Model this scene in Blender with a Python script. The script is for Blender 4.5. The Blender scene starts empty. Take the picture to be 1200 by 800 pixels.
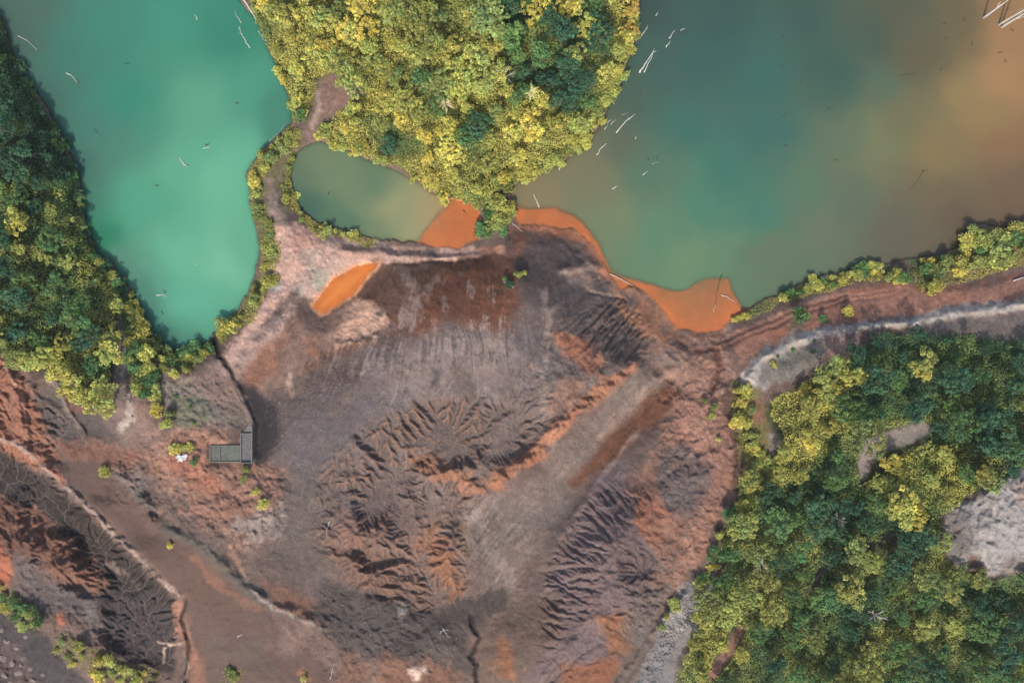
import bpy, math, random, heapq, time
import numpy as np
from mathutils import Vector, Matrix
T0 = time.time()
S = 0.2            # metres per photograph pixel at water level
D = 160.0          # height of the drone above the water
scene = bpy.context.scene
COL = scene.collection
# ---------------------------------------------------------------- camera
cam_d = bpy.data.cameras.new('drone_camera')
cam_d.sensor_width = 36.0
cam_d.lens = 36.0 * D / (1200 * S)
cam_d.clip_start = 1.0
cam_d.clip_end = 20000.0
cam = bpy.data.objects.new('drone_camera', cam_d)
cam.location = (0, 0, D)
COL.objects.link(cam)
scene.camera = cam
# ---------------------------------------------------------------- sky and sun
SUN_EL, SUN_AZ = math.radians(46), math.radians(192)      # azimuth clockwise from the top of the picture
world = bpy.data.worlds.new('World')
scene.world = world
world.use_nodes = True
wn = world.node_tree
sky = wn.nodes.new('ShaderNodeTexSky')
sky.sky_type = 'NISHITA'
sky.sun_disc = False
sky.sun_elevation = SUN_EL
sky.sun_rotation = SUN_AZ
sky.air_density = 1.0
sky.dust_density = 2.5
bg = wn.nodes['Background']
bg.inputs['Strength'].default_value = 0.15
wn.links.new(sky.outputs[0], bg.inputs[0])
sun_d = bpy.data.lights.new('sun', 'SUN')
sun_d.energy = 2.8
sun_d.angle = math.radians(1.5)
sun_d.color = (1.0, 0.925, 0.81)
sun = bpy.data.objects.new('sun', sun_d)
sv = Vector((math.sin(SUN_AZ) * math.cos(SUN_EL), math.cos(SUN_AZ) * math.cos(SUN_EL), math.sin(SUN_EL)))
sun.rotation_euler = sv.to_track_quat('Z', 'Y').to_euler()
sun.location = sv * 300
COL.objects.link(sun)
vs = scene.view_settings
vs.view_transform = 'Standard'
vs.look = 'None'
vs.exposure = 0.5
vs.gamma = 1.0
vs.use_curve_mapping = False

#=TERRAIN-BEGIN
# ---------------------------------------------------------------- terrain: numbers
# (u, v) are photograph pixels at water level (0.2 m each); heights in metres above the lakes
RNG = np.random.default_rng(11)
_TAB = [np.random.default_rng(100 + k).random((256, 256)).astype(np.float32) for k in range(12)]
def vnoise(u, v, seed=0):
    t = _TAB[seed % 12]
    iu = np.floor(u).astype(np.int32); iv = np.floor(v).astype(np.int32)
    fu = (u - iu).astype(np.float32); fv = (v - iv).astype(np.float32)
    fu = fu * fu * (3 - 2 * fu); fv = fv * fv * (3 - 2 * fv)
    a = iu + 37 * seed; b = iv + 91 * seed
    a0 = a & 255; a1 = (a + 1) & 255; b0 = b & 255; b1 = (b + 1) & 255
    return (t[b0, a0] * (1 - fu) + t[b0, a1] * fu) * (1 - fv) + (t[b1, a0] * (1 - fu) + t[b1, a1] * fu) * fv
def fbm(u, v, size, octv=4, seed=0, gain=0.5):
    out = 0; amp = 1; tot = 0; f = 1.0 / size
    for k in range(octv):
        ca, sa = math.cos(0.6 * k + 0.3), math.sin(0.6 * k + 0.3)
        out = out + amp * vnoise((u * ca - v * sa) * f, (u * sa + v * ca) * f, seed + k)
        tot += amp; amp *= gain; f *= 2.03
    return out / tot
def sstep(x):
    x = np.clip(x, 0, 1)
    return x * x * (3 - 2 * x)
def seg_dist(u, v, pts, closed, wid=None):
    """distance to a polyline; for wid a list of half widths along it, distance minus that half width"""
    n = len(pts); best = np.full(u.shape, 1e9, np.float32)
    for i in range(n if closed else n - 1):
        (x0, y0), (x1, y1) = pts[i], pts[(i + 1) % n]
        dx, dy = x1 - x0, y1 - y0
        t = np.clip(((u - x0) * dx + (v - y0) * dy) / (dx * dx + dy * dy + 1e-9), 0, 1)
        d = np.sqrt((u - x0 - t * dx) ** 2 + (v - y0 - t * dy) ** 2)
        if wid is not None:
            d = d - (wid[i] + t * (wid[i + 1] - wid[i]))
        best = np.minimum(best, d)
    return best
def inside(u, v, pts):
    r = np.zeros(u.shape, bool); n = len(pts)
    for i in range(n):
        (x0, y0), (x1, y1) = pts[i], pts[(i + 1) % n]
        if y0 == y1: continue
        c = ((y0 > v) != (y1 > v)) & (u < (x1 - x0) * (v - y0) / (y1 - y0) + x0)
        r ^= c
    return r
def sdf(u, v, pts):
    d = seg_dist(u, v, pts, True)
    return np.where(inside(u, v, pts), -d, d)

LAKE_W = [(5, 25), (14, 60), (30, 95), (52, 122), (78, 168), (92, 205), (97, 240), (101, 268), (110, 292), (132, 312), (150, 335),
          (160, 360), (174, 385), (190, 404), (214, 412), (240, 402), (254, 389), (280, 360), (297, 330), (303, 300), (300, 270), (293, 240),
          (290, 205), (301, 184), (325, 160), (341, 145), (341, 125), (331, 95), (316, 60), (300, 25), (278, -10), (262, -70), (40, -75), (-20, -60), (-15, -5)]
POND = [(346, 178), (375, 165), (410, 178), (450, 195), (490, 215), (522, 234), (556, 238), (566, 260), (560, 282), (537, 291), (515, 289), (495, 282),
        (440, 279), (400, 270), (372, 262), (352, 245), (343, 220), (341, 195)]
LAKE_E = [(742, -70), (748, 0), (745, 45), (735, 75), (716, 118), (702, 148), (688, 170), (660, 190), (632, 205), (603, 214), (597, 226), (600, 246),
          (610, 263), (640, 264), (670, 267), (694, 284), (706, 304), (716, 322), (728, 336), (750, 334), (772, 358), (795, 384), (820, 390), (846, 385), (858, 371),
          (880, 361), (905, 347), (940, 332), (975, 320), (1010, 313), (1050, 306), (1100, 298), (1124, 287), (1130, 272), (1150, 264), (1180, 267),
          (1215, 262), (1300, 240), (1300, -70)]
POOL = [(366, 358), (375, 345), (390, 327), (405, 317), (425, 311), (443, 309), (431, 322), (416, 340), (406, 351), (391, 361), (377, 368)]
POOL_Z = 2.4
# submerged fans of orange silt (their outer edge is a crisp drop-off)
FAN_POND = [(527, 236), (560, 232), (572, 262), (562, 296), (530, 300), (492, 290), (493, 270), (508, 252)]
FAN_E = [(596, 240), (650, 239), (675, 249), (695, 268), (707, 293), (716, 316), (755, 325), (780, 332), (800, 335), (826, 323), (857, 320), (867, 343), (874, 362),
         (860, 400), (790, 400), (720, 345), (680, 290), (610, 275)]

ST = 1.15
U0, U1, V0, V1 = -46.0, 1246.0, -46.0, 846.0
NU = int((U1 - U0) / ST) // 2 * 2 + 1
NV = int((V1 - V0) / ST) // 2 * 2 + 1
us = U0 + ST * np.arange(NU, dtype=np.float32); vsq = V0 + ST * np.arange(NV, dtype=np.float32)
U, V = np.meshgrid(us, vsq)

CTRL = """
0 150 4;0 300 5;60 300 3.5;60 400 4;100 440 4;0 410 6;-40 250 6;-40 60 4;-40 480 7;30 230 4;
145 350 3;145 400 3.2;140 440 3.4;130 500 3;30 460 6;0 500 5.5;60 480 4;80 500 2.8;120 520 2.8;110 470 4;
70 545 3;120 570 2.8;180 620 2.6;250 690 2.2;330 760 1.6;300 790 1.6;
0 512 5;30 525 4.6;60 555 4.2;110 600 3.8;160 650 3.4;190 680 3.2;215 702 3;
20 560 2.6;60 600 2.0;110 645 1.2;150 690 0.4;180 720 0;150 750 -0.2;200 790 -1.2;-40 560 2.5;
0 600 4;30 605 4.4;60 635 4.6;90 662 4;125 685 1.5;0 650 5;40 680 4;80 700 3.2;100 730 2;
0 690 4.2;40 735 3.6;90 770 2.4;150 800 0.5;20 760 0;0 790 -1.5;60 800 -2;-40 760 0;100 840 -2;
200 480 3.4;250 470 3.4;230 530 3.6;270 560 3.4;310 580 3.6;330 570 2.6;170 560 3.6;160 590 3.2;215 600 4;260 600 4;300 620 3.4;290 640 3;
205 628 4;250 655 3.8;290 690 3.2;330 712 2.8;380 735 2;330 660 2.2;380 690 1.2;
300 480 2.6;315 520 2.2;340 560 2;360 610 1.6;360 650 1.6;
320 230 2.2;340 290 2.8;320 340 3;300 390 3.2;270 430 3;390 290 2.0;450 295 1.7;520 298 1.4;560 296 1.6;350 330 2.6;360 385 3.4;430 380 4;460 385 3.6;
330 430 3.8;300 440 3.2;
400 420 4.4;480 330 3.8;440 340 3;560 320 4.6;600 330 5;640 300 2.6;690 300 1.6;690 330 3;740 345 1.2;740 375 2.6;
500 400 5.6;560 400 6;460 440 5.6;400 470 4.8;600 440 6;640 400 6;560 460 5.6;520 460 5.4;620 480 5.2;380 530 3.6;420 520 4.2;470 490 5;
680 370 5.2;720 395 4.6;700 420 6;
526 524 1.2;490 540 3.6;510 548 4.6;545 540 4.4;560 500 4.6;580 525 3.2;610 505 4;590 545 4.8;
400 570 3.4;430 555 3.2;462 565 1.2;450 590 1.2;410 610 3;400 640 3.2;445 640 3.6;470 625 3.4;475 595 3;478 650 1.2;
500 600 1;505 640 0.6;510 690 -0.4;530 712 -1.2;525 640 3.2;545 620 1.8;540 670 2;430 690 2.4;400 700 1.2;
742 428 6;715 450 6.4;680 480 6.4;640 515 6.2;610 548 5.6;580 566 4.6;545 582 2.6;
765 430 3;740 470 2.6;700 510 2.2;650 560 1.6;600 600 1.2;575 640 0.6;600 640 0.8;570 690 -0.6;640 620 1.4;
800 420 2.8;780 460 2.6;730 520 2;690 560 1.7;660 600 1.3;620 660 0.6;590 705 -0.8;
555 720 -1.6;556 760 -2.4;556 800 -3.4;556 845 -4.4;520 750 0;480 740 0.6;460 780 1;400 780 0.8;600 780 1.4;600 740 0.6;
820 390 0.6;845 400 2.2;840 440 3;830 480 4;860 520 4.6;800 520 4.4;790 560 5.4;830 580 5.4;760 560 3.6;
860 580 5;830 640 5.4;760 610 5.8;735 620 6.4;715 640 6.8;716 670 6.8;702 705 6.6;690 735 5.8;740 660 5.6;770 660 5;760 700 5;740 740 5;
680 640 4;660 680 3.4;640 700 2.4;650 740 4;690 770 5;650 790 3.4;720 790 4.6;
790 700 4.6;760 745 4.6;730 790 4.4;
850 397 2.0;900 376 2.0;1000 350 2.2;1100 346 2.5;1210 335 2.8;1120 310 1.9;1000 325 1.6;940 342 1.5;900 358 1.4;1180 300 1.9;
882 440 4.0;895 415 3.8;935 396 3.8;990 383 3.9;1060 376 4.0;1130 366 4.2;1210 354 4.4;930 425 4;960 405 4;
1000 430 4.6;1100 430 5;1210 420 6;950 480 4.6;900 470 4.4;880 520 4.6;905 560 4.6;1050 540 5;1030 500 4.8;1120 520 6;
1210 540 9.5;1170 580 10.5;1190 620 10.5;1150 630 9;1110 620 6.6;1200 670 8;1150 680 6.6;
1100 720 5;1000 640 4.4;950 700 4;870 650 4.4;850 700 4;830 780 4;920 790 4;1000 800 4;1190 800 6;1240 800 6;
400 60 4.4;470 60 6;540 60 7.6;610 60 7.6;680 60 5;500 150 4.6;570 170 4;620 140 5;440 130 3.4;390 110 3;372 90 2.6;340 60 2.6;345 120 2.2;440 185 2.4;520 215 2.4;
580 235 1.4;580 265 1.6;500 -40 8;650 -40 7;350 -40 3;360 155 1.6;310 215 2;700 20 4;
1195 0 1.4;1240 20 2
"""
CT = np.array([[float(a) for a in s.split()] for s in CTRL.replace('\n', '').split(';') if s.strip()], dtype=np.float64)
def macro_height(u, v):
    c2 = 14.0 ** 2
    P = CT[:, :2]; n = len(P)
    A = np.sqrt(((P[:, None] - P[None]) ** 2).sum(-1) + c2)
    Bm = np.zeros((n + 1, n + 1)); Bm[:n, :n] = A + np.eye(n) * -1.5; Bm[:n, n] = 1; Bm[n, :n] = 1
    w = np.linalg.solve(Bm, np.append(CT[:, 2], 0)).astype(np.float32)
    cu = u[::4, ::4]; cv = v[::4, ::4]
    out = np.full(cu.shape, w[n], np.float32)
    for i in range(n):
        out += w[i] * np.sqrt((cu - P[i, 0]) ** 2 + (cv - P[i, 1]) ** 2 + c2).astype(np.float32)
    return upsample(out, 4, u.shape)
def upsample(a, k, shape):
    def up1(a, n):
        x = np.arange(n) / k; i = np.clip(x.astype(int), 0, a.shape[0] - 1); f = (x - i).astype(np.float32)[:, None]
        g = lambda j: a[np.clip(i + j, 0, a.shape[0] - 1)]
        p0, p1, p2, p3 = g(-1), g(0), g(1), g(2)
        return p1 + 0.5 * f * (p2 - p0 + f * (2 * p0 - 5 * p1 + 4 * p2 - p3 + f * (3 * (p1 - p2) + p3 - p0)))
    return up1(up1(a, shape[0]).T, shape[1]).T.astype(np.float32).copy()
def blur(a, n=1):
    for _ in range(n):
        p = np.pad(a, 1, mode='edge')
        a = (p[:-2, 1:-1] + p[2:, 1:-1] + p[1:-1, :-2] + p[1:-1, 2:] + 4 * a) / 8
    return a
def flood(h, sink):
    """fill the hollows so that every cell drains to a lake or off the map"""
    ny, nx = h.shape
    z = h.ravel().tolist(); done = np.zeros((ny, nx), bool)
    sink = sink.copy(); sink[0] = sink[-1] = True; sink[:, 0] = sink[:, -1] = True
    done |= sink; dn = done.ravel().tolist()
    heap = [(z[i], i) for i in np.flatnonzero(sink.ravel()).tolist()]
    heapq.heapify(heap); pop, push = heapq.heappop, heapq.heappush
    offs = (1, -1, nx, -nx, nx + 1, nx - 1, -nx + 1, -nx - 1); N = nx * ny
    while heap:
        hz, i = pop(heap)
        for o in offs:
            j = i + o
            if 0 <= j < N and not dn[j]:
                dn[j] = True
                if z[j] <= hz: z[j] = hz + 2e-4
                push(heap, (z[j], j))
    return np.array(z, np.float32).reshape(ny, nx)
def drain(h):
    ny, nx = h.shape; idx = np.arange(ny * nx).reshape(ny, nx)
    best = np.zeros(h.shape, np.float32); rec = idx.copy(); dist = np.ones(h.shape, np.float32)
    hp = np.pad(h, 1, constant_values=1e9); ip = np.pad(idx, 1)
    for dy in (-1, 0, 1):
        for dx in (-1, 0, 1):
            if dy == 0 and dx == 0: continue
            L = math.hypot(dx, dy)
            s = (h - hp[1 + dy:1 + dy + ny, 1 + dx:1 + dx + nx]) / L * (0.55 + 0.9 * RNG.random(h.shape, dtype=np.float32))
            m = s > best
            best = np.where(m, s, best); rec = np.where(m, ip[1 + dy:1 + dy + ny, 1 + dx:1 + dx + nx], rec); dist = np.where(m, L, dist)
    order = np.argsort(-h, axis=None, kind='stable')
    r = rec.ravel().tolist(); A = [1.0] * (ny * nx); o = order.tolist()
    for i in o:
        j = r[i]
        if j != i: A[j] += A[i]
    return r, o, np.array(A, np.float32).reshape(ny, nx), dist
def erode(h, K, n, sink, cap=500.0):
    """stream-power incision, implicit: rain runs downhill and cuts the gullies"""
    A = None
    for it in range(n):
        r, o, A, dist = drain(h)
        F = K * np.sqrt(np.minimum(A, cap)) / dist; F[sink] = 0
        hn = h.ravel().tolist(); Fl = F.ravel().tolist()
        for i in reversed(o):
            j = r[i]
            if j != i:
                f = Fl[i]; hn[i] = (hn[i] + f * hn[j]) / (1 + f)
        h = np.array(hn, np.float32).reshape(h.shape)
    return h, A
def talus(h, lim, n, sink):
    """slump gully walls until they are no steeper than lim metres per cell"""
    ny, nx = h.shape
    for it in range(n):
        p = np.pad(h, 1, mode='edge'); m = np.full(h.shape, 1e9, np.float32)
        for dy in (-1, 0, 1):
            for dx in (-1, 0, 1):
                if dx or dy: m = np.minimum(m, p[1 + dy:1 + dy + ny, 1 + dx:1 + dx + nx] + lim * math.hypot(dx, dy))
        h = np.where(sink, h, np.minimum(h, m))
    return h
def field(u, v, items, base=0.0):
    """soft painted scalar field: (value, feather, points) polygons"""
    out = np.full(u.shape, base, np.float32)
    for val, fe, pts in items:
        m = sstep(0.5 - sdf(u, v, pts) / (2 * fe))
        out = out + (val - out) * m
    return out

Uw = U + 7 * (fbm(U, V, 30, 3, 1) - 0.5) + 3 * (fbm(U, V, 8, 2, 4) - 0.5)      # wobbled coordinates for natural outlines
Vw = V + 7 * (fbm(U, V, 30, 3, 7) - 0.5) + 3 * (fbm(U, V, 8, 2, 9) - 0.5)
BADLANDS = [
    (0.004, 20, [(300, 330), (620, 290), (740, 350), (860, 420), (860, 640), (720, 800), (300, 800), (250, 650)]),
    (0.045, 10, [(375, 550), (430, 500), (490, 475), (560, 465), (600, 470), (625, 500), (600, 545), (552, 590), (545, 690), (505, 715), (420, 690), (365, 630)]),
    (0.022, 8, [(640, 385), (735, 345), (765, 400), (740, 445), (610, 575), (540, 590), (560, 540)]),
    (0.022, 8, [(690, 560), (760, 575), (790, 620), (770, 720), (690, 800), (630, 800), (640, 660)]),
    (0.040, 8, [(-40, 520), (20, 520), (120, 600), (210, 700), (200, 800), (120, 760), (130, 690), (60, 640), (-40, 600)]),
    (0.040, 8, [(-10, 575), (60, 600), (140, 680), (110, 700), (50, 690), (-10, 640)]),
    (0.030, 8, [(-10, 400), (60, 470), (130, 520), (60, 550), (-10, 530)]),
    (0.002, 6, [(745, 430), (830, 400), (840, 430), (700, 570), (600, 700), (560, 690), (545, 600)]),
    (0.001, 5, [(60, 540), (115, 545), (230, 640), (330, 740), (390, 800), (240, 800), (210, 695), (110, 590)]),
]
c2 = (slice(None, None, 2), slice(None, None, 2))
dLW, dP, dLE = sdf(Uw[c2], Vw[c2], LAKE_W), sdf(Uw[c2], Vw[c2], POND), sdf(Uw[c2], Vw[c2], LAKE_E)
dW = np.minimum(np.minimum(dLW, dP), dLE)
dPool = sdf(Uw[c2], Vw[c2], POOL)
H0 = macro_height(U, V)
rough = fbm(U, V, 42, 5, 2, 0.55) - 0.5
H0 = H0 * (1 + 0.5 * upsample(sstep(dW / 90.0), 2, U.shape))
KM = field(U, V, BADLANDS, 0.004)
BADM = np.clip((KM - 0.006) / 0.03, 0, 1)
H0 += 1.4 * rough + BADM * (2.0 * (fbm(U, V, 20, 4, 8, 0.6) - 0.5))
VALLEYS = [[(600, 478, 6.6), (560, 508, 5.4), (527, 525, 4.4), (490, 537, 3.8), (463, 562, 3.0), (478, 620, 1.6), (497, 680, 0.2), (515, 712, -0.9), (545, 728, -2.0), (556, 760, -3.2)],
           [(420, 500, 6.2), (446, 535, 4.4), (463, 562, 3.0)], [(492, 472, 7.0), (512, 500, 5.6), (527, 525, 4.4)], [(385, 572, 4.6), (425, 578, 3.8), (466, 575, 2.8)], [(392, 640, 3.6), (440, 648, 2.4), (487, 648, 0.9)],
           [(545, 592, 3.4), (553, 640, 1.6), (545, 690, -0.4), (540, 722, -1.8)], [(510, 585, 4.4), (500, 615, 2.4), (484, 636, 1.2)], [(440, 700, 2.4), (480, 705, 0.6), (510, 715, -0.9)]]
Ux = Uw + 22 * (fbm(U, V, 38, 2, 3) - 0.5); Vx = Vw + 22 * (fbm(U, V, 38, 2, 5) - 0.5)
for line in VALLEYS:
    for (x0, y0, z0), (x1, y1, z1) in zip(line[:-1], line[1:]):
        dx, dy = x1 - x0, y1 - y0
        t = np.clip(((Ux - x0) * dx + (Vx - y0) * dy) / (dx * dx + dy * dy), 0, 1)
        d = np.sqrt((Ux - x0 - t * dx) ** 2 + (Vx - y0 - t * dy) ** 2)
        H0 = np.minimum(H0, z0 + (z1 - z0) * t + 0.12 * d + np.maximum(d - 30, 0) * 0.5)
land = H0[c2].copy()
shore = sstep(dW / 26.0)
land = 0.22 + (np.maximum(land, 0.3) - 0.22) * (0.10 + 0.90 * shore)
land = np.where(dW > 40, H0[c2], land)
land = np.where(dW < 0, 0.0, land)
sink = dW < 0
KM = KM[c2]
land = flood(land, sink)
hC, AC = erode(land, KM * 1.0, 6, sink, 400.0)
TAL = (0.80 + 0.5 * (fbm(U, V, 20, 3, 9) - 0.5))
hC = talus(hC, TAL[c2] * 0.62, 3, sink)
H = upsample(hC, 2, U.shape)
dLWf, dPf, dLEf = (sdf(Uw, Vw, p) for p in (LAKE_W, POND, LAKE_E))
dWf = np.minimum(np.minimum(dLWf, dPf), dLEf)
dPoolf = sdf(Uw, Vw, POOL)
KF = upsample(KM, 2, U.shape)
H += np.clip(KF / 0.03, 0.15, 1) * (0.9 * (fbm(U, V, 7, 3, 5) - 0.5) + 0.9 * (fbm(U, V, 14, 2, 7) - 0.5))
sinkf = dWf < 0
H = flood(np.where(sinkf, 0.0, np.maximum(H, np.where(dWf < 30, 0.05, -50))).astype(np.float32), sinkf)
H, AF = erode(H, KF * 2.2, 4, sinkf, 260.0)
H = talus(H, TAL * 0.28, 2, sinkf)
H += np.clip(KF / 0.03, 0.05, 1) * (0.50 * (fbm(U, V, 4.5, 2, 10) - 0.5) + 0.45 * (fbm(U, V, 9, 2, 1) - 0.5))
H = flood(H, sinkf)
H, AF = erode(H, np.maximum(KF - 0.004, 0) * 4.5, 3, sinkf, 60.0)
H = talus(H, TAL * 0.26, 1, sinkf)
LOGA = np.log(AF)
OUTCROP = [(1108, 602), (1150, 576), (1186, 556), (1246, 545), (1246, 672), (1160, 676), (1120, 662), (1106, 632)]
oc = sstep(0.5 - sdf(Uw, Vw, OUTCROP) / 10)
lump = 1 - 2 * np.abs(fbm(Uw, Vw, 22, 4, 5, 0.55) - 0.5)
H += oc * (0.6 + 1.6 * (lump - 0.75) + 0.5 * (fbm(U, V, 6, 3, 1) - 0.5))
gravel = np.clip(sstep(0.5 - sdf(Uw, Vw, [(800, 684), (832, 668), (815, 722), (782, 770), (770, 810), (735, 810), (772, 750)]) / 6) + sstep(0.5 - sdf(Uw, Vw, [(-46, 700), (0, 716), (60, 746), (104, 805), (104, 846), (-46, 846)]) / 8), 0, 1)
H += gravel * 1.1 * (fbm(U, V, 7, 4, 2, 0.6) - 0.5)
H += (0.05 + 0.10 * np.clip(1 - KF / 0.01, 0, 1)) * (fbm(U, V, 9, 4, 11, 0.6) - 0.5) * np.clip(dWf / 12, 0, 1)
# ridges, dykes, scarps and cuts too small for the rain to have shaped
def relief(pts, w, dh, soft=1.0, var=0.5):
    global H
    pad = 30 + w
    x0 = int(max(0, (min(p[0] for p in pts) - pad - U0) / ST)); x1 = int(min(NU, (max(p[0] for p in pts) + pad - U0) / ST + 1))
    y0 = int(max(0, (min(p[1] for p in pts) - pad - V0) / ST)); y1 = int(min(NV, (max(p[1] for p in pts) + pad - V0) / ST + 1))
    k = (slice(y0, y1), slice(x0, x1)); d = seg_dist(Uw[k], Vw[k], pts, False)
    H[k] += dh * np.exp(-(d / w) ** 2 * soft) * (1 + var * 2 * (fbm(U[k], V[k], 12, 3, 4) - 0.5))
relief([(196, 620), (222, 634), (250, 650), (290, 690), (322, 712), (378, 732)], 7, .9, var=1.2)
relief([(136, 552), (160, 575), (180, 610)], 10, 1.0, var=1.6)
relief([(0, 512), (30, 525), (60, 555), (110, 600), (160, 650), (190, 680), (214, 700)], 3, .35, var=1.0)
relief([(880, 442), (893, 417), (932, 398), (990, 384), (1060, 377), (1130, 366), (1240, 350)], 6, .9, var=.8)
relief([(250, 395), (258, 420), (268, 432), (274, 446)], 3, -.7); relief([(274, 446), (283, 470), (293, 492), (297, 540)], 3.5, .8, var=.4)
relief([(218, 702), (219, 712), (214, 722), (222, 760), (216, 800)], 3, -1.1, var=.3)
relief([(552, 722), (555, 736), (561, 746), (555, 757), (551, 768), (558, 779), (556, 790), (563, 815)], 3.0, -1.1, var=.3)
relief([(848, 455), (866, 500), (868, 540), (860, 585), (822, 676), (772, 735), (724, 805)], 5, .8, var=.9)
relief([(366, 352), (376, 373), (392, 365), (408, 352), (428, 352)], 3, .45, var=.6); relief([(395, 404), (430, 402), (456, 384), (452, 366)], 4, .6, var=.8)
relief([(400, 296), (450, 298), (510, 302), (560, 300)], 4, .6, var=1.0); relief([(440, 310), (500, 307), (560, 302)], 2.5, -.4, var=.5)
relief([(345, 345), (330, 375), (300, 405), (276, 440)], 8, .5, var=1.0)
relief([(655, 318), (690, 308), (722, 318), (746, 340)], 5, .6, var=.9); relief([(690, 342), (735, 350)], 2, -.4)
relief([(795, 398), (810, 412), (838, 408), (842, 432), (834, 460)], 4, -.5, var=.3); relief([(808, 392), (822, 402), (828, 420)], 4, .5, var=1.0); relief([(780, 412), (796, 430), (770, 442)], 4, .4, var=1.2)
relief([(810, 500), (800, 545), (775, 560)], 3, -.3); relief([(745, 505), (712, 545), (684, 585), (655, 630)], 4, .35, var=.8); relief([(772, 468), (735, 498), (705, 520)], 3, -.18, var=.6)
for off in (-1, 7): relief([(838, 404 + off), (866, 391 + off), (900, 377 + off), (945, 362 + off), (990, 349 + off * .8), (1050, 340 + off * .6)], 1.7, -.14, var=.4)
relief([(744, 428), (715, 450), (690, 472), (655, 500), (622, 535), (592, 562)], 7, 1.1, var=2.2); relief([(492, 542), (515, 550), (540, 562), (565, 578)], 7, .8, var=2.2)
relief([(28, 440), (34, 480), (36, 520)], 3, -.4); relief([(60, 440), (78, 475), (100, 510)], 3, .5, var=.8); relief([(5, 425), (22, 465), (28, 515)], 2.5, .4)
relief([(147, 350), (148, 400), (142, 440), (134, 490)], 5, -.5, var=.3)
ROCKY = field(U, V, [(1, 12, [(190, 512), (250, 500), (300, 545), (332, 553), (336, 600), (302, 645), (270, 645), (190, 600), (128, 590), (125, 540)]), (1, 10, [(770, 440), (850, 440), (868, 540), (850, 610), (790, 700), (755, 740), (720, 700), (780, 640), (770, 560)]),
                     (.9, 14, [(370, 690), (440, 692), (545, 745), (550, 800), (380, 800)]), (.8, 6, [(395, 365), (420, 351), (455, 370), (440, 398), (395, 404)]), (.8, 8, [(640, 272), (700, 300), (745, 340), (760, 390), (700, 400), (690, 330)]),
                     (.7, 8, [(760, 395), (850, 388), (860, 440), (800, 450)]), (.9, 8, [(198, 440), (270, 440), (292, 500), (230, 512), (190, 480)]), (.8, 8, [(-40, 640), (60, 690), (120, 730), (190, 800), (-40, 846)]), (.6, 8, [(320, 262), (400, 280), (520, 292), (440, 306), (360, 348), (300, 392), (260, 440), (300, 350)])], .12)
rid = 1 - 2 * np.abs(fbm(Uw, Vw, 17, 4, 8, 0.6) - 0.5)
H += ROCKY * (1.15 * (rid - 0.78) + 0.42 * (fbm(U, V, 5.5, 3, 3, 0.6) - 0.5)) * np.clip(dWf / 10, 0, 1)
# levelled ground under the concrete basin
bm_ = sstep(0.5 - sdf(U, V, [(244, 518), (280, 518), (282, 504), (299, 496), (299, 545), (244, 545)]) / 8)
bz_ = float(np.median(H[bm_ > 0.9])); H = H * (1 - bm_) + bm_ * bz_
# the orange pool's hollow
pr = sstep(1.0 - dPoolf / 26.0)
H = H * (1 - pr) + pr * (POOL_Z + 0.03 + 0.035 * dPoolf + 0.25 * (fbm(U, V, 8, 3, 4) - 0.45) * np.clip(dPoolf / 8, 0, 1))
H = np.where(dPoolf < 0, POOL_Z - 0.03 + 0.03 * np.maximum(dPoolf, -14), H)
# lake beds
fanE, fanP = sdf(Uw, Vw, FAN_E), sdf(Uw, Vw, FAN_POND)
fan = np.minimum(fanE, fanP)
bed = -0.10 - 0.12 * np.maximum(-dWf, 0) - 0.5 * sstep(-dWf / 30.0)
bed = np.maximum(bed, -4.0 + 1.2 * fbm(U, V, 60, 3, 3))
fanbed = -0.02 - 0.0015 * np.maximum(-dWf, 0) + 0.03 * (fbm(U, V, 14, 3, 6) - 0.5)
fm = sstep(0.62 - fan / 18.0)
bed = bed * (1 - fm) + np.maximum(bed, fanbed) * fm
H = np.where(sinkf, bed, np.maximum(H, 0.02 + 0.02 * np.minimum(np.maximum(dWf, 0), 4)) if False else H)
H = np.where(~sinkf & (dWf < 30), np.maximum(H, 0.03 + 0.012 * np.minimum(dWf, 8)), H)
print('terrain height', round(time.time() - T0, 1) if 'T0' in globals() else '')

# ---------------------------------------------------------------- terrain: soil colours (what the ground is made of; the outcrop's shaded side is painted in)
def lin(c):
    c = np.asarray(c, np.float32) / 255.0
    return np.where(c <= 0.04045, c / 12.92, ((c + 0.055) / 1.055) ** 2.4)
ALB = 0.66
def albedo(c, sat=0.88):
    l = lin(c); g = (l * np.array([0.3, 0.55, 0.15], np.float32)).sum()
    return (g + (l - g) * sat) * ALB
# streaks that run downhill: white noise smeared along the slope
def smear(noise, gx, gy, n):
    m = np.sqrt(gx * gx + gy * gy) + 1e-6; dx, dy = gx / m, gy / m
    acc = noise.copy(); ny, nx = noise.shape; J, I = np.mgrid[0:ny, 0:nx].astype(np.float32)
    for sg in (1, -1):
        x, y = I.copy(), J.copy()
        for k in range(n):
            ix = np.clip(x + 0.5, 0, nx - 1).astype(np.int32); iy = np.clip(y + 0.5, 0, ny - 1).astype(np.int32)
            x += sg * dx[iy, ix]; y += sg * dy[iy, ix]
            ix = np.clip(x + 0.5, 0, nx - 1).astype(np.int32); iy = np.clip(y + 0.5, 0, ny - 1).astype(np.int32)
            acc += noise[iy, ix]
    return acc / (2 * n + 1)
Hs = blur(H[c2][::2, ::2], 6); gyc, gxc = np.gradient(Hs)
GX, GY = upsample(gxc, 4, U.shape), upsample(gyc, 4, U.shape)
def turn(gx, gy, dx, dy, m):
    q = np.sqrt(gx * gx + gy * gy) + 1e-6; r = np.sqrt(dx * dx + dy * dy) + 1e-6
    return gx / q * (1 - m) + dx / r * m, gy / q * (1 - m) + dy / r * m
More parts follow.
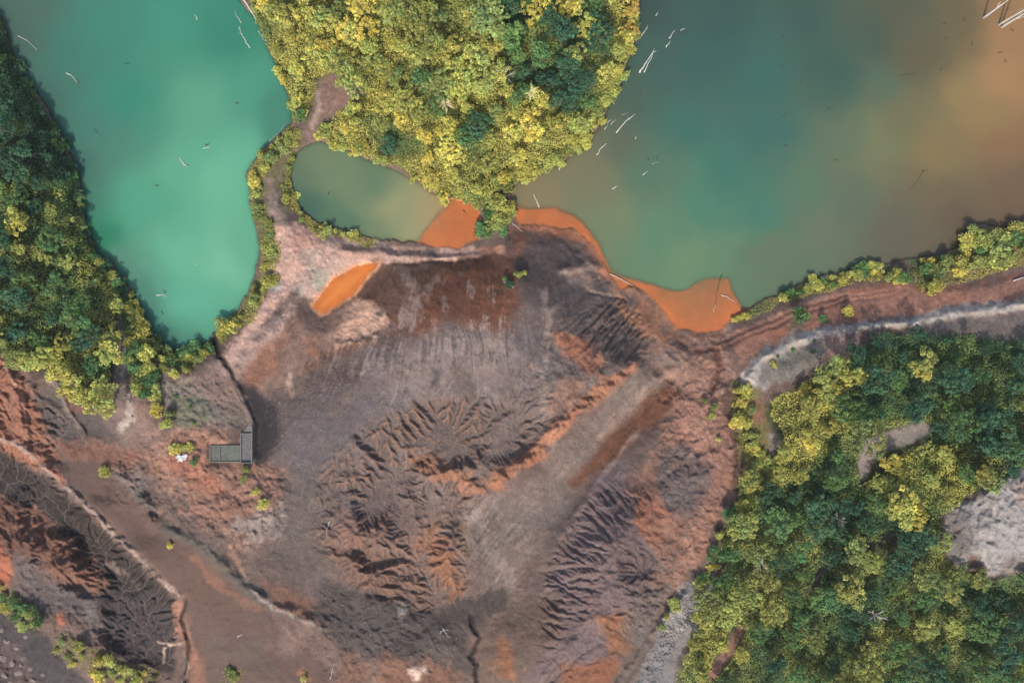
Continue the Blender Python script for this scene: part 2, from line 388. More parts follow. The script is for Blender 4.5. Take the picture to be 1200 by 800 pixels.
PLATEAU = [(300, 420), (400, 320), (600, 280), (700, 320), (640, 440), (600, 480), (430, 500), (380, 600), (310, 580)]
WASH = [(760, 425), (840, 410), (850, 430), (720, 570), (640, 660), (600, 712), (555, 700), (545, 590), (660, 540)]
GX, GY = turn(GX, GY, U - 590 - 0.25 * np.maximum(V - 380, 0), V - 130, 0.85 * sstep(0.5 - sdf(U, V, PLATEAU) / 60))
ang = 1.6 * (fbm(U, V, 46, 3, 6) - 0.5); GX, GY = GX * np.cos(ang) - GY * np.sin(ang), GX * np.sin(ang) + GY * np.cos(ang)
GX, GY = turn(GX, GY, np.full_like(U, -1.0), 0.95 + 0.6 * sstep((620 - U) / 60), sstep(0.5 - sdf(U, V, WASH) / 24))
wn1 = RNG.random(U.shape, dtype=np.float32)
wn2 = upsample(RNG.random(U[c2].shape, dtype=np.float32), 2, U.shape)
LIC = smear(wn1, GX, GY, 5); LIC = (LIC - LIC.mean()) / LIC.std()
LIC2 = smear(wn2, GX, GY, 24); LIC2 = (LIC2 - LIC2.mean()) / LIC2.std()
wn3 = upsample(RNG.random(U[::4, ::4].shape, dtype=np.float32), 4, U.shape)
LIC3 = smear(wn3, GX, GY, 26); LIC3 = (LIC3 - LIC3.mean()) / LIC3.std()
STREAK = (0.6 * LIC + 0.65 * LIC2 + 0.5 * LIC3) * np.clip(3.2 * (fbm(U, V, 26, 4, 2) - 0.28), 0.1, 1.6)
N1 = fbm(U, V, 34, 5, 0, 0.6) - 0.5
N2 = fbm(U, V, 11, 4, 3, 0.6) - 0.5
NF = fbm(U, V, 4.0, 2, 6, 0.7) - 0.5
RGB = np.empty(U.shape + (3,), np.float32); RGB[:] = albedo((122, 102, 95))
def P(pts, c, f=6, op=1.0, n=0.5, s=0.0, w=None):
    """lay a soil of colour c over a patch (or a strip of half width w); n, s: how ragged and how streaky its edge is"""
    pad = f * 2 + 20 + (0 if w is None else (w if np.isscalar(w) else max(w)))
    x0 = int(max(0, (min(p[0] for p in pts) - pad - U0) / ST)); x1 = int(min(NU, (max(p[0] for p in pts) + pad - U0) / ST + 1))
    y0 = int(max(0, (min(p[1] for p in pts) - pad - V0) / ST)); y1 = int(min(NV, (max(p[1] for p in pts) + pad - V0) / ST + 1))
    if x1 <= x0 or y1 <= y0: return
    k = (slice(y0, y1), slice(x0, x1)); u, v = Uw[k], Vw[k]
    if w is None: d = sdf(u, v, pts)
    else: d = seg_dist(u, v, pts, False, [w] * len(pts) if np.isscalar(w) else w)
    m = 0.5 - d / (2 * f) + n * (1.6 * N1[k] + 1.8 * N2[k] + 0.8 * NF[k]) * np.minimum(1, np.maximum(0, 1.6 - d / (f * 2))) + s * 0.40 * STREAK[k] * np.clip(2 - d / f, 0, 1)
    m = sstep(m) * op
    RGB[k] += (albedo(c) - RGB[k]) * m[..., None]
def D_(x, y, r, c, f=5, op=1.0, n=0.5): P([(x, y), (x + 0.1, y)], c, f, op, n, 0, r)

# middle: the tailings plateau
P([(330, 440), (420, 400), (520, 370), (620, 340), (700, 330), (740, 380), (735, 430), (650, 500), (560, 560), (480, 600), (380, 640), (320, 600), (300, 500)], (121, 108, 106), 20, s=.4)
P([(380, 430), (520, 400), (600, 420), (560, 470), (430, 500), (360, 500)], (134, 118, 113), 24, .8, s=1.1)
P([(300, 470), (340, 440), (410, 430), (430, 480), (390, 560), (340, 560)], (106, 94, 93), 20, .85, s=1.3)
P([(395, 340), (450, 312), (560, 292), (600, 300), (612, 360), (604, 392), (560, 388), (520, 380), (470, 405), (400, 425), (345, 445), (320, 430), (380, 400), (455, 385)], (116, 76, 57), 12, s=1.0)
P([(330, 450), (400, 425), (440, 410), (430, 440), (380, 470), (340, 480)], (104, 84, 78), 10, .8, s=1.0)
P([(296, 458), (350, 430), (420, 410), (470, 393), (462, 425), (410, 458), (352, 505), (318, 505)], (90, 75, 71), 16, .85, .7, 1.7)
P([(425, 440), (520, 408), (600, 398), (618, 440), (570, 472), (470, 482)], (150, 133, 128), 18, .7, .7, 1.7)
P([(330, 505), (405, 500), (392, 590), (340, 610)], (104, 97, 100), 18, .75, .7, 1.4)
P([(330, 470), (450, 440), (560, 428), (604, 458), (500, 492), (400, 535), (340, 565)], (98, 90, 97), 26, .65, .5, 2.3)
P([(400, 420), (520, 395), (600, 395), (610, 425), (480, 455)], (156, 140, 137), 18, .5, .5, 2.3)
P([(505, 430), (518, 432), (516, 452), (504, 456)], (98, 90, 92), 4, .8, .5); P([(535, 425), (552, 440), (560, 468), (545, 475), (530, 455)], (104, 92, 90), 5, .8, .5)
P([(620, 350), (648, 340), (652, 400), (640, 450), (612, 440), (604, 400)], (112, 102, 104), 14, .7, .6, 1.4)
P([(415, 345), (440, 315), (520, 308), (500, 340), (470, 370), (455, 372), (430, 350)], (98, 73, 62), 8, .9, s=.6)
P([(478, 375), (490, 350), (512, 330)], (150, 130, 122), 6, .8, .8, .6, w=[8, 7, 3])
P([(472, 318), (485, 335)], (138, 118, 110), 5, .7, .8, .6, w=6)
for x, y, dx, dy in ((520, 350, 2, 22), (548, 333, 4, 16), (577, 335, 3, 18), (500, 395, 5, 20), (540, 400, 2, 18), (568, 370, 3, 24), (470, 405, -6, 18), (430, 425, -8, 16), (590, 405, 4, 14)):
    P([(x, y), (x + dx, y + dy)], (152, 132, 124), 3, .7, .9, .8, w=2.2)
P([(596, 290), (620, 278), (650, 276), (690, 290), (700, 320), (690, 372), (650, 385), (610, 345)], (94, 82, 82), 10, .95, s=.8)
P([(600, 300), (596, 270), (610, 262), (625, 280)], (150, 96, 74), 7, .8)
P([(585, 300), (605, 300), (606, 350), (590, 360)], (124, 80, 62), 8, .7, s=.6)
P([(655, 318), (690, 306), (725, 318), (748, 342), (735, 350), (700, 345), (665, 330)], (152, 130, 120), 4, .95, .3)
P([(690, 328), (720, 324), (726, 338), (700, 342)], (126, 108, 103), 3, .8, .3)
P([(612, 268), (660, 271), (688, 284), (704, 306), (712, 325)], (170, 110, 82), 4, .85, .4, w=[5, 7, 6, 5, 3])
P([(640, 272), (685, 288), (700, 312)], (104, 84, 78), 3, .7, .6, w=2.5)
P([(655, 350), (720, 345), (748, 385), (742, 432), (700, 445), (660, 400)], (104, 92, 90), 9, .9, .9)
P([(648, 392), (680, 393), (707, 425), (692, 442), (665, 424)], (160, 106, 80), 4, .85, 1.3)
P([(655, 440), (690, 440), (680, 470), (640, 490), (650, 460)], (146, 112, 96), 6, .8, .9)
P([(640, 345), (645, 400), (640, 440), (635, 500)], (148, 132, 126), 4, .8, .5, .5, w=[6, 3, 2.5, 3])
P([(742, 430), (700, 462), (660, 495), (620, 535), (580, 566)], (174, 116, 86), 4, .9, 1.2, w=[6, 8, 8, 9, 9])
P([(486, 540), (505, 548), (530, 560), (565, 578)], (164, 112, 84), 6, .85, 1.2, w=[6, 13, 10, 8])
P([(430, 500), (500, 470), (560, 470), (590, 500), (560, 530), (500, 520), (440, 540)], (96, 86, 84), 12, .75, .9)
P([(380, 560), (440, 540), (490, 560), (490, 620), (440, 640), (380, 620)], (104, 90, 90), 12, .8, .7)
P([(365, 605), (400, 598), (440, 612), (450, 630), (420, 640), (390, 650), (370, 640)], (140, 104, 92), 7, .75, .9)
P([(498, 610), (516, 615), (530, 650), (548, 690), (528, 702), (508, 670)], (146, 100, 72), 5, .85, 1.1)
P([(530, 605), (550, 600), (560, 640), (545, 655)], (118, 100, 84), 6, .7, .8)
P([(390, 650), (440, 640), (490, 680), (512, 722), (470, 722), (430, 700)], (124, 96, 84), 9, .8, .8)
# the wash and its fan
P([(548, 590), (590, 575), (640, 575), (684, 568), (655, 620), (622, 662), (594, 704), (562, 692), (548, 640)], (120, 106, 101), 9, 1, .3, .5)
P([(755, 438), (700, 510), (640, 572), (590, 622)], (126, 112, 106), 10, .95, .3, .6, w=[12, 17, 18, 16])
P([(590, 600), (640, 605), (660, 590)], (118, 108, 106), 8, .7, .4, .6, w=9)
P([(560, 610), (575, 650), (600, 690)], (150, 134, 128), 6, .6, .5, .8, w=7)
P([(800, 425), (775, 448), (735, 488), (705, 512)], (158, 138, 128), 6, .85, .6, .5, w=[9, 9, 7, 3])
P([(822, 425), (775, 470), (722, 522), (672, 566)], (110, 71, 53), 6, .95, .4, .7, w=[9, 17, 15, 5])
P([(764, 508), (716, 560), (690, 590), (652, 640)], (92, 80, 80), 8, .85, .4, .4, w=[6, 12, 16, 14])
P([(752, 500), (715, 548), (690, 585)], (142, 124, 118), 3, .7, .5, .5, w=2)
P([(690, 590), (655, 640), (630, 672)], (112, 100, 99), 10, .6, .4, .4, w=10)
P([(516, 714), (545, 700), (560, 690), (600, 700), (590, 716), (558, 738), (530, 736)], (66, 61, 61), 7, .9, .7, 1.5)
# south-eastern spoil ridge
P([(700, 560), (730, 545), (770, 580), (775, 650), (735, 740), (692, 800), (620, 800), (606, 735), (636, 690), (660, 640)], (116, 100, 104), 12, .95, .5)
P([(680, 600), (715, 600), (715, 640), (690, 700), (650, 690)], (124, 108, 111), 10, .7, .6)
P([(720, 640), (770, 650), (760, 700), (720, 690)], (90, 81, 84), 8, .8, .6)
P([(600, 712), (650, 690), (656, 745), (610, 800), (560, 800), (556, 745)], (116, 97, 87), 8, .95, .5)
P([(585, 745), (600, 760), (598, 790), (580, 790)], (150, 98, 66), 6, .7, .9)
P([(742, 580), (764, 572), (784, 600), (772, 645), (752, 622)], (160, 104, 80), 5, .9, 1.1)
P([(705, 725), (738, 722), (742, 760), (716, 768)], (148, 98, 66), 6, .85, .8)
P([(660, 782), (728, 764), (716, 810), (650, 820)], (142, 88, 58), 6, .85, .7)
P([(770, 670), (800, 680), (775, 715), (755, 705)], (150, 112, 92), 6, .6, .9)
P([(745, 690), (780, 690), (750, 760), (735, 745)], (112, 104, 102), 8, .8, .8)
# eastern rim of the pit
P([(800, 470), (850, 440), (862, 480), (868, 540), (855, 600), (820, 665), (798, 690), (790, 640), (820, 590), (800, 560), (768, 540)], (158, 117, 100), 8, .9, .9)
P([(776, 528), (806, 522), (832, 545), (830, 570), (812, 602), (782, 594), (766, 560)], (108, 97, 97), 7, .9, .7)
P([(735, 560), (770, 545), (770, 580), (745, 590)], (146, 108, 92), 7, .8, .7)
P([(760, 610), (800, 600), (800, 650), (775, 660)], (140, 100, 84), 7, .7, .9)
P([(848, 465), (867, 520), (862, 575)], (92, 68, 58), 4, .9, .4, w=[4, 7, 4])
P([(812, 455), (838, 452), (842, 490), (815, 530), (800, 500)], (176, 132, 114), 6, .7, .6)
P([(758, 402), (800, 390), (850, 385), (862, 430), (842, 462), (790, 455), (765, 432)], (166, 128, 112), 7, .95, .6)
P([(760, 415), (790, 410), (800, 425), (775, 435)], (140, 124, 118), 5, .8, .8)
P([(795, 398), (810, 412), (838, 408), (842, 432), (834, 460)], (112, 74, 60), 2.5, .9, .4, w=[2, 3, 5, 4, 2])
P([(770, 388), (800, 396), (846, 392)], (112, 76, 58), 3, .8, .7, w=2.5)
P([(713, 328), (745, 338), (797, 386), (782, 402), (752, 395), (725, 362)], (178, 126, 94), 6, .9, .5)
D_(738, 350, 10, (110, 94, 90), 7, .85); D_(782, 384, 7, (106, 90, 84), 6, .85); D_(730, 340, 5, (100, 86, 84), 5, .8)
P([(862, 590), (820, 680), (770, 735), (722, 805)], (118, 104, 96), 3, .9, .4, w=5)
P([(870, 590), (828, 680), (779, 735), (735, 800)], (80, 72, 68), 2, .8, .4, w=1.6)
P([(798, 684), (836, 668), (826, 722), (800, 770), (784, 820), (730, 820), (770, 750)], (136, 136, 138), 5, .95, .5)
P([(790, 705), (815, 712), (790, 745), (775, 740)], (165, 165, 166), 4, .8, .9)
# the track and the pale ridge beside it
P([(848, 402), (900, 373), (960, 352), (1000, 338), (1060, 330), (1110, 342), (1250, 318), (1250, 350), (1110, 365), (1040, 374), (960, 388), (905, 410), (868, 428)], (172, 122, 102), 5, 1, .5)
P([(900, 388), (950, 372), (955, 385), (910, 402)], (176, 120, 96), 6, .8, .8)
for off, c, w in ((-5, (178, 134, 114), 1.8), (-1, (122, 80, 64), 1.3), (3, (172, 126, 106), 1.6), (7, (116, 76, 60), 1.5)):
    P([(838, 404 + off), (866, 391 + off), (900, 377 + off), (945, 362 + off), (990, 349 + off * .8)], c, 1.6, .9, .25, w=w)
P([(1000, 342), (1050, 334), (1110, 338), (1200, 322)], (138, 90, 72), 3, .7, .7, w=3)
D_(935, 378, 9, (118, 116, 106), 6, .8)
P([(880, 442), (893, 417), (932, 398), (990, 384), (1060, 377), (1130, 366), (1250, 350)], (184, 178, 172), 4, .95, .8, w=[11, 8, 6, 7, 7, 6, 7])
P([(884, 452), (900, 448), (896, 456)], (200, 190, 182), 4, .9, .5)
P([(1055, 388), (1120, 374), (1250, 358), (1250, 408), (1150, 408), (1080, 398)], (122, 113, 110), 6, .95, .5)
P([(888, 428), (930, 405), (980, 396), (962, 420), (932, 444), (892, 452)], (138, 134, 130), 5, .95, .6)
P([(900, 428), (950, 408), (955, 418), (915, 438)], (92, 92, 88), 5, .7, .9)
P([(962, 396), (1004, 394), (1012, 410), (975, 422)], (164, 134, 122), 5, .9, .5)
# the banks
P([(318, 258), (350, 264), (400, 280), (520, 290), (562, 290), (562, 300), (500, 305), (440, 308), (402, 315), (366, 350), (345, 340), (300, 392), (270, 440), (248, 440), (275, 402), (320, 335), (322, 290)], (206, 170, 156), 5, 1, .5)
P([(345, 268), (380, 280), (360, 300), (335, 290)], (200, 150, 134), 6, .7, .9)
P([(400, 296), (450, 292), (510, 296)], (172, 134, 118), 5, .7, .8, w=4)
P([(410, 285), (470, 290)], (212, 186, 172), 3, .8, .8, w=2)
P([(455, 285), (515, 287)], (112, 96, 90), 3, .8, .8, w=2)
P([(498, 290), (515, 288), (515, 300), (502, 302)], (128, 118, 114), 3, .9, .4)
D_(373, 326, 11, (168, 166, 150), 8, .9, .7); D_(362, 300, 6, (186, 176, 164), 6, .7, .8); D_(321, 335, 9, (160, 160, 162), 6, .85, .6); D_(350, 340, 7, (178, 170, 160), 6, .7, .8)
P([(560, 290), (592, 284), (590, 296), (560, 300)], (196, 142, 116), 3, .9, .6)
P([(300, 185), (330, 160), (350, 160), (345, 200), (348, 245), (330, 262), (305, 262), (295, 220)], (120, 116, 84), 5, .9, .5)
P([(310, 210), (322, 213), (330, 245), (340, 265), (322, 268), (315, 245)], (150, 132, 124), 4, .95, .5, .6)
P([(375, 85), (395, 90), (425, 110), (415, 128), (385, 130), (368, 150), (362, 140), (370, 110)], (134, 108, 100), 5, .95, .5)
P([(372, 100), (374, 130), (366, 150)], (168, 152, 142), 2.5, .8, .5, w=2.5)
# between the orange pool and the stream
P([(395, 365), (420, 351), (450, 365), (457, 380), (430, 400), (395, 406), (378, 396)], (206, 166, 146), 5, .95, .6)
P([(425, 392), (446, 390), (440, 400)], (210, 170, 148), 4, .8, .8)
D_(447, 367, 4, (118, 114, 112), 3, .95, .3)
P([(345, 345), (364, 372), (400, 366), (392, 410), (350, 432), (300, 472), (275, 452), (302, 410)], (142, 114, 103), 8, .95, .4, .5)
P([(342, 362), (300, 402), (274, 440)], (184, 156, 147), 7, .85, .5, .4, w=[6, 13, 12])
P([(278, 440), (308, 408), (334, 396), (326, 440), (292, 462)], (150, 104, 82), 7, .85, .6, .5)
P([(355, 400), (372, 392), (374, 410), (362, 420)], (170, 116, 90), 5, .7, .8)
P([(338, 430), (342, 460)], (178, 148, 134), 3, .8, .6, w=3)
P([(366, 352), (376, 372), (392, 364), (408, 352)], (104, 88, 84), 2.5, .8, .4, w=2)
P([(274, 446), (300, 455), (325, 480), (327, 520), (306, 548), (297, 541), (292, 490), (280, 465)], (56, 52, 57), 6, 1, .2, .7)
P([(292, 470), (312, 480), (314, 520), (300, 540), (295, 500)], (50, 47, 53), 6, .9, .2, .5)
P([(214, 440), (258, 428), (274, 450), (290, 480), (290, 502), (230, 502), (198, 482)], (152, 127, 118), 7, .95, .5)
P([(180, 440), (230, 440), (225, 470), (185, 475)], (150, 140, 126), 7, .8, .6)
P([(200, 470), (242, 460), (252, 490), (232, 506), (206, 502)], (114, 117, 102), 7, .9, .5)
P([(240, 470), (285, 470), (288, 500), (250, 505)], (118, 110, 104), 7, .8, .7)
P([(186, 512), (250, 500), (300, 545), (330, 553), (336, 590), (302, 640), (280, 640), (230, 605), (190, 562), (168, 532)], (166, 124, 106), 9, .85, 1.0)
P([(205, 540), (250, 545), (260, 580), (220, 580)], (176, 116, 92), 7, .75, 1.2)
P([(290, 602), (330, 588), (326, 626), (292, 642), (262, 616)], (154, 142, 136), 7, .85, .8)
P([(330, 590), (336, 612), (320, 632)], (190, 176, 168), 3, .8, .8, w=3)
P([(128, 546), (170, 560), (192, 622), (175, 632), (138, 592)], (116, 107, 105), 7, .95, .7)
P([(145, 360), (148, 400), (142, 440), (135, 485)], (138, 126, 124), 4, .95, .4, w=[5, 7, 8, 9])
P([(147, 345), (147, 375), (150, 412), (142, 440)], (188, 184, 182), 2.5, .85, .6, w=2.6)
P([(108, 470), (160, 468), (176, 520), (160, 562), (108, 530)], (138, 118, 111), 9, .95, .5)
P([(148, 465), (154, 490), (140, 500)], (196, 182, 174), 3, .8, .8, w=3)
P([(160, 470), (190, 500), (190, 530), (165, 520)], (158, 128, 118), 7, .7, .8)
# western slope
P([(-40, 395), (0, 408), (30, 450), (60, 500), (72, 542), (40, 548), (-40, 515)], (160, 108, 86), 6, 1, .7, .5)
P([(5, 425), (28, 470), (33, 520)], (204, 160, 136), 2, .7, .6, w=1.6)
P([(38, 468), (80, 438), (122, 490), (142, 522), (100, 532), (60, 512)], (96, 87, 86), 7, .95, .5, .5)
P([(70, 460), (88, 450), (96, 480), (84, 486)], (124, 88, 76), 5, .8, .7)
P([(50, 430), (64, 455), (92, 500)], (152, 140, 132), 2.5, .7, .6, w=2)
P([(60, 512), (120, 520), (170, 530), (150, 552), (80, 548)], (140, 100, 84), 7, .9, .7)
P([(55, 540), (112, 540), (160, 585), (232, 640), (300, 690), (332, 738), (385, 780), (395, 830), (240, 830), (218, 702), (150, 632), (88, 575)], (110, 89, 82), 4, 1, .12)
P([(128, 546), (172, 586), (240, 640)], (150, 122, 108), 3, .5, 1.0, w=2)
P([(-40, 520), (0, 525), (50, 560), (112, 612), (160, 656), (206, 702), (202, 795), (130, 765), (112, 680), (60, 622), (-40, 572)], (62, 56, 55), 5, 1, .4, .5)
P([(-40, 505), (0, 512), (30, 525), (60, 555), (110, 600), (160, 650), (190, 680), (214, 700)], (170, 150, 141), 2, .8, 1.1, w=[1.6, 2.4, 2.2, 1.6, 1.2, 1.6, 1.4, 1.2])
P([(40, 520), (60, 548), (75, 565)], (168, 112, 90), 3, .8, .7, w=4)
P([(-40, 575), (0, 580), (30, 590), (60, 620), (90, 650), (132, 682), (110, 692), (60, 682), (30, 645), (-40, 640)], (132, 90, 74), 6, .9, 1.1)
P([(-40, 630), (0, 640), (16, 650), (10, 682), (0, 692), (-40, 690)], (190, 112, 78), 5, .9, .6)
P([(18, 648), (60, 682), (110, 702), (122, 730), (60, 722), (18, 692)], (106, 96, 96), 7, .9, .6)
D_(71, 726, 8, (190, 112, 88), 5, .9); D_(105, 718, 9, (138, 128, 124), 8, .8)
P([(120, 692), (180, 690), (202, 722), (202, 762), (150, 772), (130, 742)], (74, 68, 72), 7, .9, .5)
P([(125, 660), (150, 672), (160, 690)], (146, 128, 120), 3, .6, .8, w=3)
P([(-40, 700), (0, 716), (60, 746), (104, 805), (104, 840), (-40, 840)], (68, 64, 68), 6, .95, .5)
P([(-10, 740), (20, 760), (40, 800), (-10, 800)], (96, 80, 78), 7, .7, .9)
P([(212, 705), (216, 740), (230, 800)], (160, 114, 96), 5, .85, 1.0, w=[4, 8, 9])
P([(218, 702), (219, 712), (214, 722), (222, 760), (216, 790)], (62, 46, 43), 1.5, .95, .3, w=[1.5, 2.2, 2.0, 1.6, 1.4])
P([(186, 752), (200, 755), (218, 750)], (196, 172, 150), 1.6, .9, .4, w=1.2); P([(192, 758), (190, 775)], (206, 182, 160), 1.4, .9, .4, w=1)
P([(216, 770), (220, 785), (212, 800)], (190, 176, 158), 1.6, .8, .4, w=1.2)
P([(240, 745), (300, 750), (320, 800), (250, 800)], (108, 94, 86), 10, .7, .7)
# the low dyke above the road
P([(196, 620), (250, 650), (290, 690), (322, 712), (378, 732)], (100, 94, 89), 5, .95, .5, w=[6, 8, 8, 7, 5])
P([(283, 665), (298, 695), (322, 714), (380, 736)], (162, 147, 138), 2, .85, .5, w=1.8)
P([(270, 640), (285, 670)], (176, 134, 116), 3, .7, .7, w=3)
P([(300, 676), (345, 690), (374, 715), (376, 732), (325, 712)], (142, 102, 82), 5, .8, .9)
P([(224, 652), (280, 702), (316, 722)], (148, 108, 90), 4, .7, 1.0, w=3)
P([(330, 560), (402, 560), (392, 640), (382, 692), (340, 682), (308, 652), (330, 622)], (108, 97, 94), 12, .85, .4, .7)
P([(380, 682), (440, 692), (520, 722), (552, 742), (552, 795), (480, 772), (400, 762), (368, 722)], (86, 79, 77), 9, .95, .6)
P([(380, 715), (378, 738)], (72, 66, 62), 1.8, .8, .4, w=1.4)
P([(452, 770), (500, 775), (540, 790), (530, 830), (450, 830)], (134, 96, 78), 8, .85, .9)
D_(488, 786, 7, (212, 190, 178), 5, .9, .9); D_(355, 788, 9, (186, 116, 84), 6, .9, .8); D_(410, 790, 16, (128, 92, 76), 9, .8, .9); D_(495, 640, 6, (150, 100, 76), 5, .7, .8)
D_(470, 718, 5, (150, 140, 134), 5, .8, .9); D_(340, 755, 14, (136, 112, 104), 9, .7, .8)
P([(552, 722), (555, 736), (561, 746), (555, 757), (551, 768), (558, 779), (556, 790), (563, 815)], (46, 43, 45), 1.6, .95, .3, w=[3, 2.4, 2.2, 2.4, 2.2, 2.6, 2.4, 3])
P([(250, 395), (258, 420), (268, 432), (274, 446)], (58, 48, 46), 2, .95, .3, w=[5, 4, 2.4, 2])
# forest floor
FOREST_W = [(-46, -46), (-10, -20), (4, 28), (28, 98), (76, 172), (96, 240), (102, 285), (132, 315), (142, 345), (132, 400), (132, 440), (118, 478), (96, 470), (80, 445), (30, 428), (-46, 395)]
ISLAND = [(278, -46), (300, 25), (330, 95), (343, 140), (362, 145), (372, 95), (392, 84), (424, 110), (396, 135), (372, 152), (410, 175), (470, 200), (522, 232), (560, 238), (598, 215),
          (632, 204), (686, 170), (716, 118), (742, 50), (746, -46)]
FOREST_E = [(886, 474), (910, 468), (965, 436), (1004, 416), (1040, 388), (1100, 392), (1246, 405), (1246, 545), (1190, 548), (1110, 600), (1108, 650), (1130, 672), (1246, 668), (1246, 846), (782, 846), (800, 782),
            (834, 700), (870, 620), (868, 560), (900, 560), (912, 520)]
P(FOREST_W, (52, 64, 40), 5, .95, .5); P(ISLAND, (104, 104, 52), 4, .95, .5); P(FOREST_E, (72, 82, 46), 6, .95, .5)
P([(866, 450), (888, 455), (912, 520), (905, 560), (870, 560), (862, 500)], (128, 122, 74), 5, .9, .6)
P([(876, 470), (892, 468), (898, 490), (884, 498)], (156, 110, 92), 4, .9, .6); P([(900, 505), (914, 505), (912, 530), (902, 532)], (146, 136, 132), 4, .9, .6)
P([(1010, 555), (1020, 526), (1046, 514), (1084, 504)], (150, 142, 138), 4, .95, .4, w=[5, 10, 11, 7])
P([(1108, 602), (1150, 576), (1186, 556), (1246, 545), (1246, 672), (1160, 676), (1120, 662), (1106, 632)], (160, 157, 157), 4, 1, .5)
P([(1108, 606), (1138, 596), (1146, 640), (1114, 652)], (108, 105, 106), 6, .85, .7)  # shaded left side of the outcrop, painted as a darker tone
P([(1170, 650), (1246, 640), (1246, 680), (1170, 682)], (140, 128, 124), 6, .8, .7)
D_(1142, 662, 9, (106, 80, 72), 5, .9, .6); P([(1186, 565), (1230, 555), (1230, 590), (1190, 590)], (172, 150, 140), 6, .8, .7)
P([(868, 735), (852, 765), (834, 795)], (154, 112, 98), 4, .95, .4, w=[4, 7, 5]); P([(942, 694), (968, 668)], (114, 103, 98), 3, .9, .4, w=4)
P([(1010, 640), (1050, 625), (1060, 640)], (92, 88, 86), 4, .8, .5, w=4); P([(1150, 690), (1200, 680)], (96, 92, 88), 6, .8, .7, w=6)
# lake beds: orange silt fans and drowned mud
bedc = albedo((120, 104, 84))
RGB = np.where(sinkf[..., None], bedc, RGB)
fo = sstep(0.5 - (fan - 4) / 9.0 + 0.9 * N2)[..., None] * sstep(0.7 - dWf / 3.0)[..., None]
RGB += (albedo((230, 148, 96), 1.0) * (1 + 0.25 * N1[..., None]) - RGB) * fo
ring = sstep(0.5 - (dPoolf - 3.0) / 5.0 + 1.2 * N2)[..., None]
RGB += (albedo((226, 168, 130), 1.0) - RGB) * ring * 0.85
po = sstep(0.5 - (dPoolf + 1.5) / 4.0 + 0.8 * N2)[..., None]
RGB += (albedo((246, 150, 66), 1.0) - RGB) * po
# grain of the ground: streaks, mottling, pale silt along the runnels
ROAD = [(58, 542), (110, 542), (158, 587), (230, 642), (298, 692), (330, 740), (380, 782), (390, 830), (242, 830), (220, 704), (152, 634), (90, 577)]
bare = (1 - 0.75 * sstep(0.5 - sdf(Uw, Vw, ROAD) / 8)) * (1 - np.clip(sstep(0.5 - sdf(U, V, FOREST_W) / 8) + sstep(0.5 - sdf(U, V, ISLAND) / 8) + sstep(0.5 - sdf(U, V, FOREST_E) / 8), 0, 1) * 0.7)
g = np.exp(((0.065 + 0.035 * sstep(0.5 - sdf(U, V, PLATEAU) / 40) + 0.03 * sstep(0.5 - sdf(U, V, WASH) / 20)) * STREAK + 0.30 * N2 + 0.26 * N1 + 0.42 * NF) * bare * np.where(sinkf, 0.25, 1))
RGB *= g[..., None]
warm = 0.06 * N1 + 0.06 * (fbm(U, V, 18, 3, 10) - 0.5) * 2
RGB *= np.stack([1 + warm, 1 + 0 * warm, 1 - warm], -1)
run = np.clip((LOGA - 3.0) / 3.0, 0, 1) * np.clip(KF / 0.02, 0, 1) * (~sinkf) * (dWf > 4)
RGB += (albedo((140, 126, 120)) - RGB) * (0.55 * run)[..., None]
crest = np.clip((H - blur(H, 14)) / 0.12, 0, 1) * BADM * np.where(U < 225, 0.2, 1.0) * np.clip(0.3 + 2.4 * (fbm(U, V, 36, 3, 1) - 0.35), 0, 1)      # dry rusty crust on the spurs
RGB += (albedo((164, 120, 96)) - RGB) * (0.55 * crest)[..., None]
RGB *= np.array([1.06, 0.99, 0.91], np.float32)
RGB = np.clip(RGB, 0.01, 0.85)
print('terrain colour', round(time.time() - T0, 1))
#=TERRAIN-END

# ---------------------------------------------------------------- helpers
ORD = ['', 'nearest', 'second nearest', 'third nearest', 'fourth nearest', 'fifth nearest', 'sixth nearest', 'seventh nearest', 'eighth nearest', 'ninth nearest', 'tenth nearest',
       'eleventh nearest', 'twelfth nearest', 'thirteenth nearest', 'fourteenth nearest', 'fifteenth nearest', 'sixteenth nearest', 'seventeenth nearest', 'eighteenth nearest', 'nineteenth nearest', 'twentieth nearest']
def hz(u, v):
    """ground height under pixel (u, v)"""
    x = min(max((u - U0) / ST, 0), NU - 1.001); y = min(max((v - V0) / ST, 0), NV - 1.001)
    i, j = int(x), int(y); fx, fy = x - i, y - j
    return float((H[j, i] * (1 - fx) + H[j, i + 1] * fx) * (1 - fy) + (H[j + 1, i] * (1 - fx) + H[j + 1, i + 1] * fx) * fy)
def wd(u, v):
    return float(dWf[int(min(max((v - V0) / ST, 0), NV - 1)), int(min(max((u - U0) / ST, 0), NU - 1))])
def W3(u, v, z):
    f = S * (1 - z / D)
    return Vector(((u - 600) * f, (400 - v) * f, z))
def G3(u, v, up=0.0):
    return W3(u, v, hz(u, v) + up)
def tag(o, label=None, cat=None, group=None, kind=None):
    for k, x in (('label', label), ('category', cat), ('group', group), ('kind', kind)):
        if x: o[k] = x
    return o
def link(name, me, parent=None, mat=None):
    o = bpy.data.objects.new(name, me)
    if mat is not None and me is not None and not me.materials: me.materials.append(mat)
    COL.objects.link(o)
    if parent is not None: o.parent = parent
    return o
def thing(name, label, cat, loc, rz=0.0, sc=(1, 1, 1), group=None):
    o = link(name, None); o.empty_display_size = 0.3
    o.location = loc; o.rotation_euler = (0, 0, rz); o.scale = sc
    return tag(o, label, cat, group)
